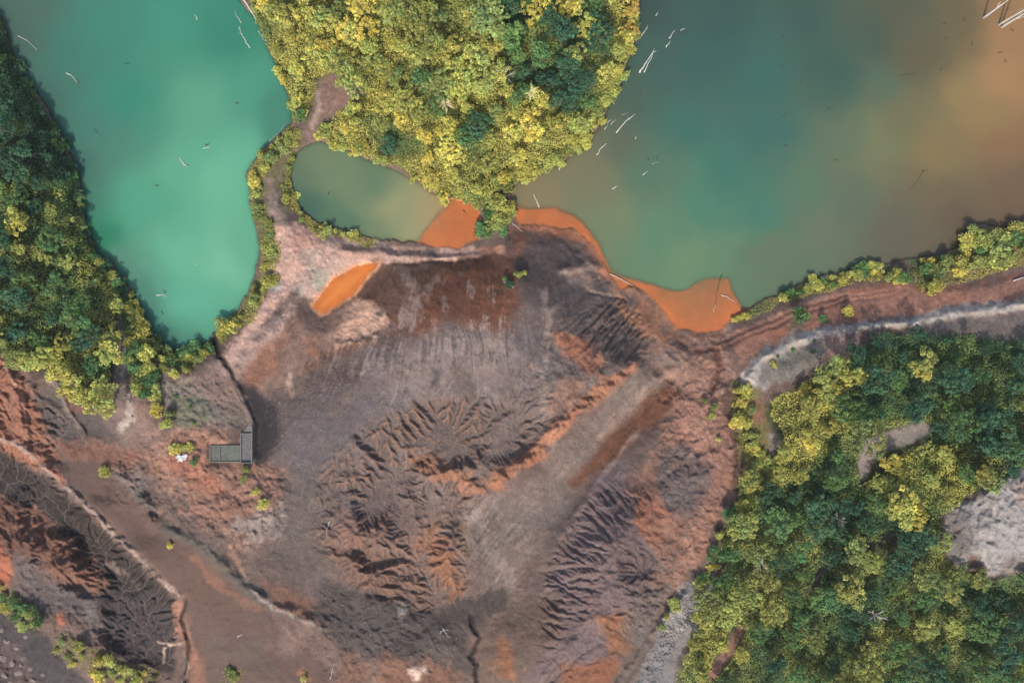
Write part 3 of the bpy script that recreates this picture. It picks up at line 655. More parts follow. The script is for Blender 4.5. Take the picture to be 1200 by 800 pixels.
def np_mesh(name, co, faces, attrs=None, smooth=False):
    """co (N,3) floats, faces (M,k) ints"""
    me = bpy.data.meshes.new(name); co = np.asarray(co, np.float32); faces = np.asarray(faces, np.int32)
    M, k = faces.shape
    me.vertices.add(len(co)); me.vertices.foreach_set('co', co.ravel())
    me.loops.add(M * k); me.loops.foreach_set('vertex_index', faces.ravel())
    me.polygons.add(M); me.polygons.foreach_set('loop_start', np.arange(0, M * k, k, dtype=np.int32))
    me.polygons.foreach_set('loop_total', np.full(M, k, np.int32))
    if smooth: me.polygons.foreach_set('use_smooth', np.ones(M, bool))
    for an, (typ, data) in (attrs or {}).items():
        a = me.attributes.new(an, typ, 'POINT')
        a.data.foreach_set('color' if typ == 'FLOAT_COLOR' else 'value', np.asarray(data, np.float32).ravel())
    me.update(calc_edges=True)
    return me
def tube(pts, rad, sides=6, closed_end=True):
    """tapered tube along points: (verts, quads)"""
    pts = [Vector(p) for p in pts]; vs_, fs = [], []
    for i, p in enumerate(pts):
        t = (pts[min(i + 1, len(pts) - 1)] - pts[max(i - 1, 0)]).normalized()
        a = t.orthogonal().normalized() if abs(t.z) < 0.9 else t.cross(Vector((1, 0, 0))).normalized()
        if i and vs_: 
            prev = pa - t * pa.dot(t)
            if prev.length > 1e-4: a = prev.normalized()
        pa = a; b = t.cross(a)
        for k in range(sides):
            an = 2 * math.pi * k / sides
            vs_.append(p + (a * math.cos(an) + b * math.sin(an)) * rad[i])
    n = len(pts)
    for i in range(n - 1):
        for k in range(sides):
            k2 = (k + 1) % sides
            fs.append((i * sides + k, i * sides + k2, (i + 1) * sides + k2, (i + 1) * sides + k))
    if closed_end:
        for base, rev in ((0, True), ((n - 1) * sides, False)):
            c = len(vs_); vs_.append(pts[0] if rev else pts[-1])
            for k in range(sides):
                k2 = (k + 1) % sides
                fs.append((base + k2, base + k, c) if rev else (base + k, base + k2, c))
    return vs_, fs
def poly_mesh(name, parts, smooth=True):
    vs_, fs = [], []
    for v, f in parts:
        o = len(vs_); vs_ += [tuple(x) for x in v]; fs += [tuple(i + o for i in q) for q in f]
    me = bpy.data.meshes.new(name); me.from_pydata(vs_, [], fs); me.update()
    if smooth: me.polygons.foreach_set('use_smooth', np.ones(len(me.polygons), bool))
    return me
def box(x0, x1, y0, y1, z0, z1):
    v = [(x, y, z) for z in (z0, z1) for y in (y0, y1) for x in (x0, x1)]
    return v, [(0, 2, 3, 1), (4, 5, 7, 6), (0, 1, 5, 4), (2, 6, 7, 3), (0, 4, 6, 2), (1, 3, 7, 5)]
# ---------------------------------------------------------------- materials
def material(name):
    m = bpy.data.materials.new(name); m.use_nodes = True
    nt = m.node_tree
    for n in list(nt.nodes): nt.nodes.remove(n)
    out = nt.nodes.new('ShaderNodeOutputMaterial')
    return m, nt, out
def N(nt, typ, **kw):
    n = nt.nodes.new(typ)
    for k, x in kw.items():
        if k in n.inputs.keys(): n.inputs[k].default_value = x
        else: setattr(n, k, x)
    return n
def noisy(name, c0, c1, scale, rough=0.9, bump=0.3, dist=0.05, detail=6):
    m, nt, out = material(name)
    b = N(nt, 'ShaderNodeBsdfPrincipled', Roughness=rough)
    tc = N(nt, 'ShaderNodeTexCoord'); no = N(nt, 'ShaderNodeTexNoise', Scale=scale, Detail=float(detail), Roughness=0.65)
    nt.links.new(tc.outputs['Object'], no.inputs['Vector'])
    r = N(nt, 'ShaderNodeValToRGB'); r.color_ramp.elements[0].color = (*c0, 1); r.color_ramp.elements[1].color = (*c1, 1)
    r.color_ramp.elements[0].position = 0.3; r.color_ramp.elements[1].position = 0.7
    nt.links.new(no.outputs[0], r.inputs[0]); nt.links.new(r.outputs[0], b.inputs['Base Color'])
    bp = N(nt, 'ShaderNodeBump', Strength=bump, Distance=dist); nt.links.new(no.outputs[0], bp.inputs['Height']); nt.links.new(bp.outputs[0], b.inputs['Normal'])
    nt.links.new(b.outputs[0], out.inputs[0])
    return m
def terrain_material():
    m, nt, out = material('bare_ground')
    L = nt.links.new
    b = N(nt, 'ShaderNodeBsdfPrincipled', Roughness=0.92)
    b.inputs['Specular IOR Level'].default_value = 0.25
    at = N(nt, 'ShaderNodeAttribute', attribute_name='soil')
    tc = N(nt, 'ShaderNodeTexCoord')
    n1 = N(nt, 'ShaderNodeTexNoise', Scale=2.2, Detail=8.0, Roughness=0.75); L(tc.outputs['Object'], n1.inputs['Vector'])
    n2 = N(nt, 'ShaderNodeTexNoise', Scale=0.35, Detail=6.0, Roughness=0.6); L(tc.outputs['Object'], n2.inputs['Vector'])
    mr = N(nt, 'ShaderNodeMapRange'); L(n1.outputs[0], mr.inputs[0])
    for k, x in ((1, 0.28), (2, 0.72), (3, 0.62), (4, 1.38)): mr.inputs[k].default_value = x
    mr2 = N(nt, 'ShaderNodeMapRange'); L(n2.outputs[0], mr2.inputs[0])
    for k, x in ((1, 0.3), (2, 0.7), (3, 0.86), (4, 1.14)): mr2.inputs[k].default_value = x
    mu = N(nt, 'ShaderNodeMath', operation='MULTIPLY'); L(mr.outputs[0], mu.inputs[0]); L(mr2.outputs[0], mu.inputs[1])
    gm = N(nt, 'ShaderNodeMix', data_type='FLOAT'); gm.inputs[2].default_value = 1.0; L(at.outputs['Alpha'], gm.inputs[0]); L(mu.outputs[0], gm.inputs[3])
    sc = N(nt, 'ShaderNodeVectorMath', operation='SCALE'); L(at.outputs['Color'], sc.inputs[0]); L(gm.outputs[0], sc.inputs['Scale'])
    L(sc.outputs[0], b.inputs['Base Color'])
    bp = N(nt, 'ShaderNodeBump', Strength=0.5, Distance=0.22); L(n1.outputs[0], bp.inputs['Height']); L(bp.outputs[0], b.inputs['Normal'])
    L(b.outputs[0], out.inputs[0])
    return m
def water_material():
    m, nt, out = material('turbid_water')
    L = nt.links.new
    at = N(nt, 'ShaderNodeAttribute', attribute_name='silt'); al = N(nt, 'ShaderNodeAttribute', attribute_name='opacity')
    tc = N(nt, 'ShaderNodeTexCoord')
    no = N(nt, 'ShaderNodeTexNoise', Scale=0.8, Detail=4.0, Roughness=0.6); L(tc.outputs['Object'], no.inputs['Vector'])
    bp = N(nt, 'ShaderNodeBump', Strength=0.12, Distance=0.05); L(no.outputs[0], bp.inputs['Height'])
    df = N(nt, 'ShaderNodeBsdfDiffuse'); L(at.outputs['Color'], df.inputs['Color'])
    tr = N(nt, 'ShaderNodeBsdfTransparent'); tr.inputs[0].default_value = (0.97, 0.93, 0.88, 1)
    gl = N(nt, 'ShaderNodeBsdfGlossy', Roughness=0.06); L(bp.outputs[0], gl.inputs['Normal'])
    mx = N(nt, 'ShaderNodeMixShader'); L(al.outputs['Fac'], mx.inputs[0]); L(tr.outputs[0], mx.inputs[1]); L(df.outputs[0], mx.inputs[2])
    fr = N(nt, 'ShaderNodeFresnel', IOR=1.33); L(bp.outputs[0], fr.inputs['Normal'])
    m2 = N(nt, 'ShaderNodeMixShader'); L(fr.outputs[0], m2.inputs[0]); L(mx.outputs[0], m2.inputs[1]); L(gl.outputs[0], m2.inputs[2])
    L(m2.outputs[0], out.inputs[0])
    return m
def leaf_material(name, use_object=True, trans=0.28):
    m, nt, out = material(name)
    L = nt.links.new
    at = N(nt, 'ShaderNodeAttribute', attribute_name='tint')
    src = at.outputs['Color']
    if use_object:
        oi = N(nt, 'ShaderNodeObjectInfo')
        mu = N(nt, 'ShaderNodeVectorMath', operation='MULTIPLY'); L(at.outputs['Color'], mu.inputs[0]); L(oi.outputs['Color'], mu.inputs[1]); src = mu.outputs[0]
    d = N(nt, 'ShaderNodeBsdfPrincipled', Roughness=0.6); d.inputs['Specular IOR Level'].default_value = 0.25
    t = N(nt, 'ShaderNodeBsdfTranslucent')
    L(src, d.inputs['Base Color']); L(src, t.inputs['Color'])
    mx = N(nt, 'ShaderNodeMixShader'); mx.inputs[0].default_value = trans
    L(d.outputs[0], mx.inputs[1]); L(t.outputs[0], mx.inputs[2]); L(mx.outputs[0], out.inputs[0])
    return m
M_GROUND, M_WATER, M_LEAF, M_COVER = terrain_material(), water_material(), leaf_material('foliage'), leaf_material('low_foliage', False)
M_BARK = noisy('bark', (0.10, 0.085, 0.065), (0.22, 0.19, 0.15), 6.0)
M_DEAD = noisy('bleached_wood', (0.36, 0.335, 0.30), (0.60, 0.57, 0.52), 3.0, bump=0.4)
M_SNAG = noisy('sodden_wood', (0.03, 0.027, 0.022), (0.08, 0.07, 0.055), 5.0)
M_GREYWOOD = noisy('grey_wood', (0.16, 0.14, 0.12), (0.34, 0.31, 0.27), 5.0)
M_CONC = noisy('mossy_concrete', (0.06, 0.068, 0.056), (0.14, 0.145, 0.12), 1.8)
M_PALECONC = noisy('pale_concrete', (0.09, 0.09, 0.08), (0.17, 0.165, 0.15), 2.2)
M_STONE = noisy('pale_stone', (0.16, 0.135, 0.125), (0.34, 0.285, 0.265), 2.5, dist=0.1)
M_PINKSTONE = noisy('pinkish_stone', (0.11, 0.085, 0.08), (0.24, 0.185, 0.17), 2.5, dist=0.1)
M_DARKSTONE = noisy('dark_stone', (0.06, 0.06, 0.065), (0.16, 0.15, 0.15), 2.5, dist=0.1)
M_SHEET = noisy('white_sheet', (0.62, 0.62, 0.62), (0.80, 0.80, 0.79), 4.0)

# ---------------------------------------------------------------- ground sheet
pad = np.cumsum(ST * 1.38 ** np.arange(1, 25)).astype(np.float32)
NP_ = len(pad)
ue = np.concatenate([us[0] - pad[::-1], us, us[-1] + pad]); ve = np.concatenate([vsq[0] - pad[::-1], vsq, vsq[-1] + pad])
He = np.pad(H, NP_, mode='edge'); Ce = np.pad(RGB, ((NP_, NP_), (NP_, NP_), (0, 0)), mode='edge')
UE, VE = np.meshgrid(ue, ve)
outd = np.maximum(np.maximum(us[0] - UE, UE - us[-1]), np.maximum(vsq[0] - VE, VE - vsq[-1]))
ow = sstep((outd - 300) / 260.0)
He = He * (1 - ow) + ow * np.maximum(He, 3.0)
Ce = Ce * (1 - ow[..., None]) + albedo((78, 82, 54)) * ow[..., None]
fz = S * (1 - He / D)
co = np.stack([(UE - 600) * fz, (400 - VE) * fz, He], -1).reshape(-1, 3)
ny, nx = UE.shape
ii = np.arange(ny * nx).reshape(ny, nx)
quads = np.stack([ii[:-1, :-1], ii[1:, :-1], ii[1:, 1:], ii[:-1, 1:]], -1).reshape(-1, 4)
grain = np.where(sinkf | (dPoolf < 0), 0.25, 1 - 0.5 * sstep(0.5 - sdf(Uw, Vw, ROAD) / 8)).astype(np.float32)      # wet silt and the rolled road are smooth
rgba = np.concatenate([Ce, np.pad(grain, NP_, mode='edge')[..., None]], -1)
ground = link('ground', np_mesh('ground', co, quads, {'soil': ('FLOAT_COLOR', rgba)}, True), None, M_GROUND)
tag(ground, 'eroded grey, brown and orange mine ground cut by gullies', None, None, 'structure')
print('ground', round(time.time() - T0, 1))
# ---------------------------------------------------------------- water
def silt_colour(u, v, text, tone=(1, 1, 1), sharp=3.4):
    pts = np.array([[float(a) for a in q.replace(':', ' ').replace(',', ' ').split()] for q in text.replace('\n', '').split(';') if q.strip()], np.float32)
    uu = u + 46 * (fbm(u, v, 70, 4, 2) - 0.5) + 14 * (fbm(u, v, 20, 3, 5) - 0.5); vv = v + 46 * (fbm(u, v, 70, 4, 6) - 0.5) + 14 * (fbm(u, v, 20, 3, 8) - 0.5)
    acc = np.zeros(u.shape + (3,), np.float32); wt = np.zeros(u.shape, np.float32)
    for p in pts:
        w = 1.0 / (((uu - p[0]) ** 2 + (vv - p[1]) ** 2) + 380.0) ** (sharp / 2)
        acc += w[..., None] * lin(p[2:5]); wt += w
    return acc / wt[..., None] * ALB * np.array(tone, np.float32)
SILT_W = """40,10:80,106,98;120,40:68,132,116;200,30:70,142,122;260,40:60,130,112;60,110:74,112,102;110,150:74,124,112;150,120:60,134,116;230,130:94,160,134;300,110:80,150,130;
200,200:98,166,140;110,200:74,112,104;122,270:48,128,100;160,240:86,160,134;250,220:108,177,149;280,200:104,173,148;200,300:106,177,150;260,300:118,184,156;290,280:102,168,142;150,310:92,140,122;
170,350:82,132,118;220,350:100,175,150;250,370:96,166,142;200,395:66,110,100;235,395:84,140,122;20,50:78,102,96;90,60:68,120,108;130,190:80,130,116;330,130:72,132,116"""
SILT_P = """355,190:88,112,97;380,180:106,126,103;365,240:62,98,90;400,215:106,128,103;410,255:75,112,97;450,230:140,147,116;440,270:106,126,103;500,240:150,142,112;480,270:142,148,118;430,200:88,118,100;540,265:190,120,78"""
SILT_E = """760,20:68,86,86;850,20:64,92,91;950,20:68,94,90;1050,20:94,94,80;1120,30:114,100,79;1190,40:166,124,92;1180,90:176,132,98;1130,100:152,128,92;1160,130:154,126,90;1080,70:102,94,77;1040,100:92,112,97;1030,40:77,94,86;
980,80:67,96,90;900,90:66,107,104;830,60:65,101,100;780,80:73,99,97;740,110:80,100,93;720,160:100,106,93;680,190:130,122,101;640,225:142,126,100;700,220:126,124,101;750,200:89,121,107;800,150:68,113,108;850,200:70,119,110;
900,160:68,109,106;820,240:84,131,115;760,270:99,136,113;720,250:122,134,108;800,300:116,141,115;880,250:76,125,114;850,290:106,136,112;900,300:107,120,101;960,260:110,119,103;940,220:96,123,105;1000,230:102,113,100;
1050,260:107,100,89;1030,170:126,126,98;1000,160:106,119,100;980,110:73,101,94;1100,180:140,120,87;1100,230:117,102,83;1180,160:142,107,83;1190,220:120,98,82;1120,270:108,92,80;1190,255:114,90,76;1060,140:120,114,88"""
def lake(name, dist, z, text, label, clear=0.20, reach=7.0, every=2, flat=None, tone=(1, 1, 1)):
    k = (slice(None, None, every), slice(None, None, every))
    d, h = dist[k], H[k]
    e = np.array([15, 40, 80, 140, 220, 320, 460], np.float32); n = len(e)      # the lakes go on beyond the picture
    x, y = us[::every], vsq[::every]
    u, v = np.meshgrid(np.concatenate([x[0] - e[::-1], x, x[-1] + e]), np.concatenate([y[0] - e[::-1], y, y[-1] + e]))
    d, h = np.pad(d, n, mode='edge'), np.pad(h, n, mode='edge')
    keep = d < reach
    cell = keep[:-1, :-1] | keep[1:, :-1] | keep[1:, 1:] | keep[:-1, 1:]
    idx = np.arange(u.size).reshape(u.shape)
    q = np.stack([idx[:-1, :-1], idx[1:, :-1], idx[1:, 1:], idx[:-1, 1:]], -1)[cell]
    used, q = np.unique(q.ravel(), return_inverse=True); q = q.reshape(-1, 4)
    uu, vv = u.ravel()[used], v.ravel()[used]
    f = S * (1 - z / D)
    co = np.stack([(uu - 600) * f, (400 - vv) * f, np.full(uu.shape, z, np.float32)], -1)
    cx, cy = co[:, 0].mean(), co[:, 1].mean()
    col = silt_colour(np.clip(uu, us[0], us[-1]), np.clip(vv, vsq[0], vsq[-1]), text, tone) if text else np.tile(albedo(flat), (len(uu), 1))
    op = 1 - np.exp(-np.maximum(z - h.ravel()[used], 0) / clear)
    me = np_mesh(name, co, q, {'silt': ('FLOAT_COLOR', np.concatenate([col, np.ones((len(uu), 1))], -1)), 'opacity': ('FLOAT', op)}, True)
    return tag(link(name, me, None, M_WATER), label, None, None, 'structure')
lake('lake_water', dLWf, 0.0, SILT_W, 'milky turquoise lake between the dark forest and the sandy bank', tone=(1.0, 1.06, 0.94))
lake('pond_water', dPf, 0.0, SILT_P, 'small grey-green pond with an orange silt fan at its end', tone=(1.22, 1.14, 0.95))
lake('lake_water', dLEf, 0.0, SILT_E, 'large teal lake clouded tan and brown on its far side', tone=(0.93, 0.99, 0.84))
lake('pool_water', dPoolf, POOL_Z, None, 'bright orange pool in the pink bank', 0.25, 5.0, 1, (252, 146, 42))
print('water', round(time.time() - T0, 1))

# ---------------------------------------------------------------- foliage prototypes
def leaves(clumps, per, leaf, rs, spread=0.75, upb=0.55, aspect=0.7):
    """kite-shaped leaf sprays on the outside of each clump; clumps: (x, y, z, r, brightness, warmth)"""
    C_ = np.repeat(np.asarray(clumps, np.float32), per, 0); n = len(C_)
    d = rs.normal(size=(n, 3)); d[:, 2] = np.abs(d[:, 2]) * 1.0 - 0.15; d /= np.linalg.norm(d, axis=1, keepdims=True)
    p = C_[:, :3] + d * (C_[:, 3] * rs.uniform(0.7, 1.08, n))[:, None]
    nn = d * 0.7 + rs.normal(size=(n, 3)) * spread * 0.6 + np.array([0, 0, upb]); nn /= np.linalg.norm(nn, axis=1, keepdims=True)
    t = np.cross(nn, rs.normal(size=(n, 3))); t /= np.linalg.norm(t, axis=1, keepdims=True); b = np.cross(nn, t)
    L_ = (leaf * rs.uniform(0.55, 1.15, n))[:, None]; w = L_ * aspect * 0.5
    co = np.stack([p - t * L_ * 0.5, p + b * w - nn * L_ * 0.06, p + t * L_ * 0.5, p - b * w - nn * L_ * 0.06], 1).reshape(-1, 3)
    br = C_[:, 4] * rs.uniform(0.65, 1.35, n); wm = C_[:, 5] + rs.uniform(-0.08, 0.08, n)
    tint = np.stack([br * (1 + wm), br, br * (1 - wm), np.ones(n)], -1)
    return co, np.repeat(tint, 4, 0)
def foliage_mesh(name, clumps, per, leaf, seed, **kw):
    rs = np.random.default_rng(seed)
    co, ti = leaves(clumps, per, leaf, rs, **kw)
    return np_mesh(name, co, np.arange(len(co)).reshape(-1, 4), {'tint': ('FLOAT_COLOR', ti)})
def crown_clumps(seed, R, Rz, zc, nl, cr, lob=0.35):
    """clumps over an uneven dome made of several boughs"""
    rs = np.random.default_rng(seed); out = []
    boughs = [(rs.uniform(0, 6.283), rs.uniform(0.25, 0.95), rs.uniform(0.25, 0.55), rs.uniform(-0.35, 0.4)) for _ in range(nl)] + [(0, 0.05, 0.6, 0.45)]
    for a, rr, br, dz in boughs:
        cx, cy, cz = math.cos(a) * rr * R, math.sin(a) * rr * R, zc + dz * Rz
        bb = rs.uniform(0.82, 1.18); bw = rs.uniform(-0.10, 0.10)
        k = int(5 + 11 * br)
        for _ in range(k):
            d = rs.normal(size=3); d[2] = abs(d[2]) * 0.9 - 0.3; d /= np.linalg.norm(d)
            q = br * rs.uniform(0.55, 1.0)
            out.append((cx + d[0] * q * R, cy + d[1] * q * R, cz + d[2] * q * Rz, cr * rs.uniform(0.65, 1.25), bb * rs.uniform(0.78, 1.25), bw + rs.uniform(-.06, .06)))
    return out
def trunk_mesh(name, seed, h, r, R, limbs):
    rs = random.Random(seed); parts = []
    lean = (rs.uniform(-.3, .3), rs.uniform(-.3, .3))
    pts = [(0, 0, -0.5), (0, 0, 0), (lean[0] * .4, lean[1] * .4, h * .35), (lean[0], lean[1], h * .7), (lean[0] * 1.3, lean[1] * 1.3, h)]
    parts.append(tube(pts, [r * 1.35, r * 1.15, r * .85, r * .6, r * .2], 7))
    for k in range(limbs):
        a = 6.283 * k / limbs + rs.uniform(-.4, .4); z0 = h * rs.uniform(.35, .65); q = R * rs.uniform(.5, .8)
        x0, y0 = lean[0] * z0 / h, lean[1] * z0 / h
        parts.append(tube([(x0, y0, z0), (x0 + math.cos(a) * q * .5, y0 + math.sin(a) * q * .5, z0 + h * .16), (x0 + math.cos(a) * q, y0 + math.sin(a) * q, z0 + h * .28)], [r * .5, r * .32, r * .1], 5, False))
    return poly_mesh(name, parts)
TREE_P = []      # (crown mesh, trunk mesh, crown height)
for k, (R, Rz, ht, nl, cr, per, leaf) in enumerate([(3.0, 2.2, 6.4, 9, .52, 30, 0.42), (3.4, 1.9, 6.8, 12, .45, 34, 0.35), (2.7, 2.6, 7.0, 7, .50, 30, 0.39), (3.8, 2.0, 6.2, 14, .42, 32, 0.34), (2.8, 2.0, 6.0, 6, .66, 38, 0.46),
                                                   (3.3, 2.4, 7.2, 10, .48, 32, 0.36), (2.6, 1.8, 5.8, 11, .38, 34, 0.31), (3.5, 2.3, 6.6, 8, .60, 36, 0.42), (3.6, 1.7, 6.0, 5, .55, 34, 0.43), (2.9, 3.0, 7.6, 8, .45, 34, 0.35)]):
    zc = ht * .70
    TREE_P.append((foliage_mesh('tree_crown', crown_clumps(500 + k, R, Rz, zc, nl, cr), per, leaf, 40 + k), trunk_mesh('tree_trunk', k, ht * .9, .17, R, 4 + k % 3), zc, R))
SHRUB_P = []
for k, (R, Rz, zc, nl, cr, per, leaf) in enumerate([(1.2, .8, .75, 6, .34, 16, .30), (1.3, .7, .65, 8, .28, 18, .25), (1.1, .95, .85, 5, .36, 18, .32), (1.4, .7, .60, 9, .30, 16, .27), (1.15, .8, .7, 7, .26, 20, .22)]):
    SHRUB_P.append((foliage_mesh('shrub_foliage', crown_clumps(700 + k, R, Rz, zc, nl, cr), per, leaf, 80 + k), trunk_mesh('shrub_stem', 30 + k, zc * 1.1, .05, R, 4), zc, R))
for c, t, _, _ in TREE_P: c.materials.append(M_LEAF); t.materials.append(M_BARK)
for c, t, _, _ in SHRUB_P: c.materials.append(M_LEAF); t.materials.append(M_BARK)
# leaf colours of these trees; yellow also stands for sun, dark green for shade
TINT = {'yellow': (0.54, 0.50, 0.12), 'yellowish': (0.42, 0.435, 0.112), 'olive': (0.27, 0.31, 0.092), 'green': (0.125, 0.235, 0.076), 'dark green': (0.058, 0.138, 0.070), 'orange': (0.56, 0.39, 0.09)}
rnd = random.Random(5)
PLANTS = []      # dicts: u, v (where its crown is seen), kind, tint, size, zone
def scatter(poly, gap, seed, gapf=None, tries=9000):
    r = random.Random(seed); xs = [p[0] for p in poly]; ys = [p[1] for p in poly]; out = []; cell = {}
    for _ in range(tries):
        u, v = r.uniform(min(xs), max(xs)), r.uniform(min(ys), max(ys))
        if not inside(np.array([[u]]), np.array([[v]]), poly)[0, 0]: continue
        g = gap * (gapf(u, v) if gapf else 1.0); ok = True
        ci, cj = int(u // 12), int(v // 12)
        for i in range(ci - 4, ci + 5):
            for j in range(cj - 4, cj + 5):
                for (a, b) in cell.get((i, j), ()):
                    if (a - u) ** 2 + (b - v) ** 2 < g * g: ok = False; break
                if not ok: break
            if not ok: break
        if ok: out.append((u, v)); cell.setdefault((ci, cj), []).append((u, v))
    return out
def inside1(u, v, poly): return bool(inside(np.array([[u]]), np.array([[v]]), poly)[0, 0])
def noise1(u, v, s, seed): return float(fbm(np.array([[u]], np.float32), np.array([[v]], np.float32), s, 3, seed)[0, 0])
def pick(r, w):
    x = r.random() * sum(w.values())
    for k, y in w.items():
        x -= y
        if x <= 0: return k
    return k
EDGE_W = [(90, 320), (142, 340), (140, 480), (90, 475), (75, 440), (20, 425), (0, 395), (60, 400), (100, 420), (118, 400), (116, 340)]  # sunlit rim of the lakeside forest, put into the leaf colour
GLADE_I = [(372, 88), (392, 84), (426, 108), (412, 130), (388, 134), (372, 156), (356, 150), (364, 120)]
DARK_I = [(585, -10), (700, -20), (725, 20), (705, 80), (680, 130), (655, 130), (640, 95), (600, 110), (585, 60)]  # island trees in shade, painted with dark leaf colour
GLADES_E = [[(1004, 566), (1008, 526), (1036, 502), (1090, 494), (1092, 514), (1056, 532), (1034, 556)], [(1100, 608), (1148, 574), (1190, 550), (1250, 545), (1250, 668), (1160, 678), (1104, 655)],
            [(862, 730), (874, 738), (846, 795), (826, 795)], [(940, 694), (966, 664), (972, 668), (948, 698)], [(872, 465), (898, 462), (920, 520), (905, 545), (890, 510)], [(1006, 644), (1048, 620), (1064, 640), (1030, 650)]]
# leaf tone by tree kind and painted sun and shade: dark green up to yellow
YEL = field(U, V, [(.08, 20, [(-60, -60), (60, -60), (120, 200), (90, 235), (-60, 200)]), (.40, 20, [(-60, 215), (110, 225), (130, 330), (90, 420), (-60, 420)]), (.80, 8, EDGE_W), (.22, 8, [(95, 425), (125, 420), (128, 450), (105, 455)]),  # first patch: forest slope's shade and vignette painted as dark leaves
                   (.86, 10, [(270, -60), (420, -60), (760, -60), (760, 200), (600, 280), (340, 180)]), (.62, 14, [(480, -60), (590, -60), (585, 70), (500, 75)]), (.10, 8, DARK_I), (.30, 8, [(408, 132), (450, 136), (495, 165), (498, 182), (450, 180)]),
                   (.38, 20, [(860, 400), (1260, 390), (1260, 860), (750, 860)]), (.08, 10, [(1010, 385), (1260, 380), (1260, 470), (1150, 450), (1090, 460), (1040, 470), (1000, 430)]),
                   (.82, 9, [(866, 450), (890, 468), (960, 430), (1005, 455), (1012, 490), (985, 530), (945, 560), (900, 575), (868, 640), (850, 610)]), (.15, 9, [(1005, 440), (1060, 440), (1070, 490), (1010, 505), (995, 470)]),
                   (.14, 10, [(960, 530), (1010, 540), (1015, 600), (960, 640), (920, 640), (905, 600)]), (.78, 9, [(1045, 535), (1090, 515), (1160, 530), (1175, 560), (1108, 602), (1105, 655), (1060, 650), (1040, 600)]), (.10, 7, [(1030, 610), (1085, 605), (1085, 640), (1040, 640)]),
                   (.74, 10, [(770, 800), (800, 720), (850, 660), (900, 690), (890, 740), (840, 800)]), (.32, 14, [(900, 730), (1000, 680), (1130, 690), (1240, 700), (1240, 850), (900, 850)]), (.62, 8, [(1000, 740), (1060, 730), (1090, 770), (1010, 790)])], .6)
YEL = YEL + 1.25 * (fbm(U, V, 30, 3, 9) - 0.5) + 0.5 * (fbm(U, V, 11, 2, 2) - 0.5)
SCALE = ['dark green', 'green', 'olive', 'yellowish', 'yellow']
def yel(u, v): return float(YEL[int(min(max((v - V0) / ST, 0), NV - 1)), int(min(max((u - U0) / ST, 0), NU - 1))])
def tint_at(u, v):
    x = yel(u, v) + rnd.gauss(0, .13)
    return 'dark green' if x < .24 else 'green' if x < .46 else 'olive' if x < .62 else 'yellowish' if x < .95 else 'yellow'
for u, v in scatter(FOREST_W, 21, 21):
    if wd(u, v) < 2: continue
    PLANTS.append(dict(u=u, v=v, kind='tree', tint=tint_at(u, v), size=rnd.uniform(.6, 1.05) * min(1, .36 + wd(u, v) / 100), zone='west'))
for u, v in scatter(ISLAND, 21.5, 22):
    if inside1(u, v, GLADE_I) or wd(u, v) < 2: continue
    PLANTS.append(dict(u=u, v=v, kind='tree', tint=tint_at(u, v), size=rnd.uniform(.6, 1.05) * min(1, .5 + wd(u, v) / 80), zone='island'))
for u, v in scatter(FOREST_E, 25, 23):
    if any(inside1(u, v, g) for g in GLADES_E) or wd(u, v) < 3: continue
    low = u > 1030 and v < 430
    PLANTS.append(dict(u=u, v=v, kind='tree', tint=tint_at(u, v), size=rnd.uniform(.42, .6) if low else rnd.choice((rnd.uniform(.55, .8), rnd.uniform(.8, 1.2))), zone='east'))
def band(pts, w, gap, tints, size, zone, seed, kind='shrub'):
    poly_pts = []
    r = random.Random(seed)
    for (x0, y0), (x1, y1) in zip(pts[:-1], pts[1:]):
        L_ = math.hypot(x1 - x0, y1 - y0); nx, ny = -(y1 - y0) / L_, (x1 - x0) / L_
        for _ in range(int(L_ * 2 * w / (gap * gap) * 6) + 4):
            t = r.random(); q = r.uniform(-w, w)
            poly_pts.append((x0 + (x1 - x0) * t + nx * q, y0 + (y1 - y0) * t + ny * q))
    got = []
    for u, v in poly_pts:
        if wd(u, v) < 1.5: continue
        if zone in ('spit', 'pond', 'eastbank') and noise1(u, v, 15, 5) < .44: continue
        if all((a - u) ** 2 + (b - v) ** 2 > gap * gap for a, b in got):
            got.append((u, v)); PLANTS.append(dict(u=u, v=v, kind=kind, tint=pick(r, tints), size=r.uniform(*size), zone=zone))
band([(8, 20), (24, 90), (48, 125), (74, 172), (88, 210), (94, 250), (100, 285), (126, 316), (146, 342)], 5, 8, {'dark green': 3, 'green': 3, 'olive': 1}, (.7, 1.2), 'west', 41)
band([(296, 10), (314, 60), (330, 98), (342, 132)], 5, 8, {'yellow': 1, 'yellowish': 3, 'olive': 3}, (.8, 1.3), 'island', 42)
band([(744, 10), (742, 48), (732, 76), (712, 118), (698, 148), (684, 168)], 5, 8.5, {'yellowish': 3, 'olive': 3}, (.9, 1.4), 'island', 43)
YS = {'yellow': 2, 'yellowish': 4, 'olive': 3}
GS = {'yellow': 2, 'yellowish': 3, 'olive': 2, 'green': 2}
band([(345, 160), (322, 172), (303, 192), (297, 220), (303, 252), (312, 268)], 8, 8.5, YS, (.4, 1.4), 'spit', 1)
band([(312, 275), (317, 300), (308, 332), (286, 366), (262, 392)], 7, 8, YS, (.4, 1.5), 'spit', 2)
band([(344, 180), (340, 205), (342, 235)], 6, 8, YS, (.6, 1.0), 'spit', 3)
band([(344, 243), (356, 256), (374, 268), (402, 275), (440, 284)], 4.5, 7, YS, (.35, 1.1), 'pond', 4)
band([(246, 405), (226, 416), (196, 420), (176, 402), (162, 374), (150, 345)], 8, 8.5, GS, (.8, 1.4), 'southshore', 5)
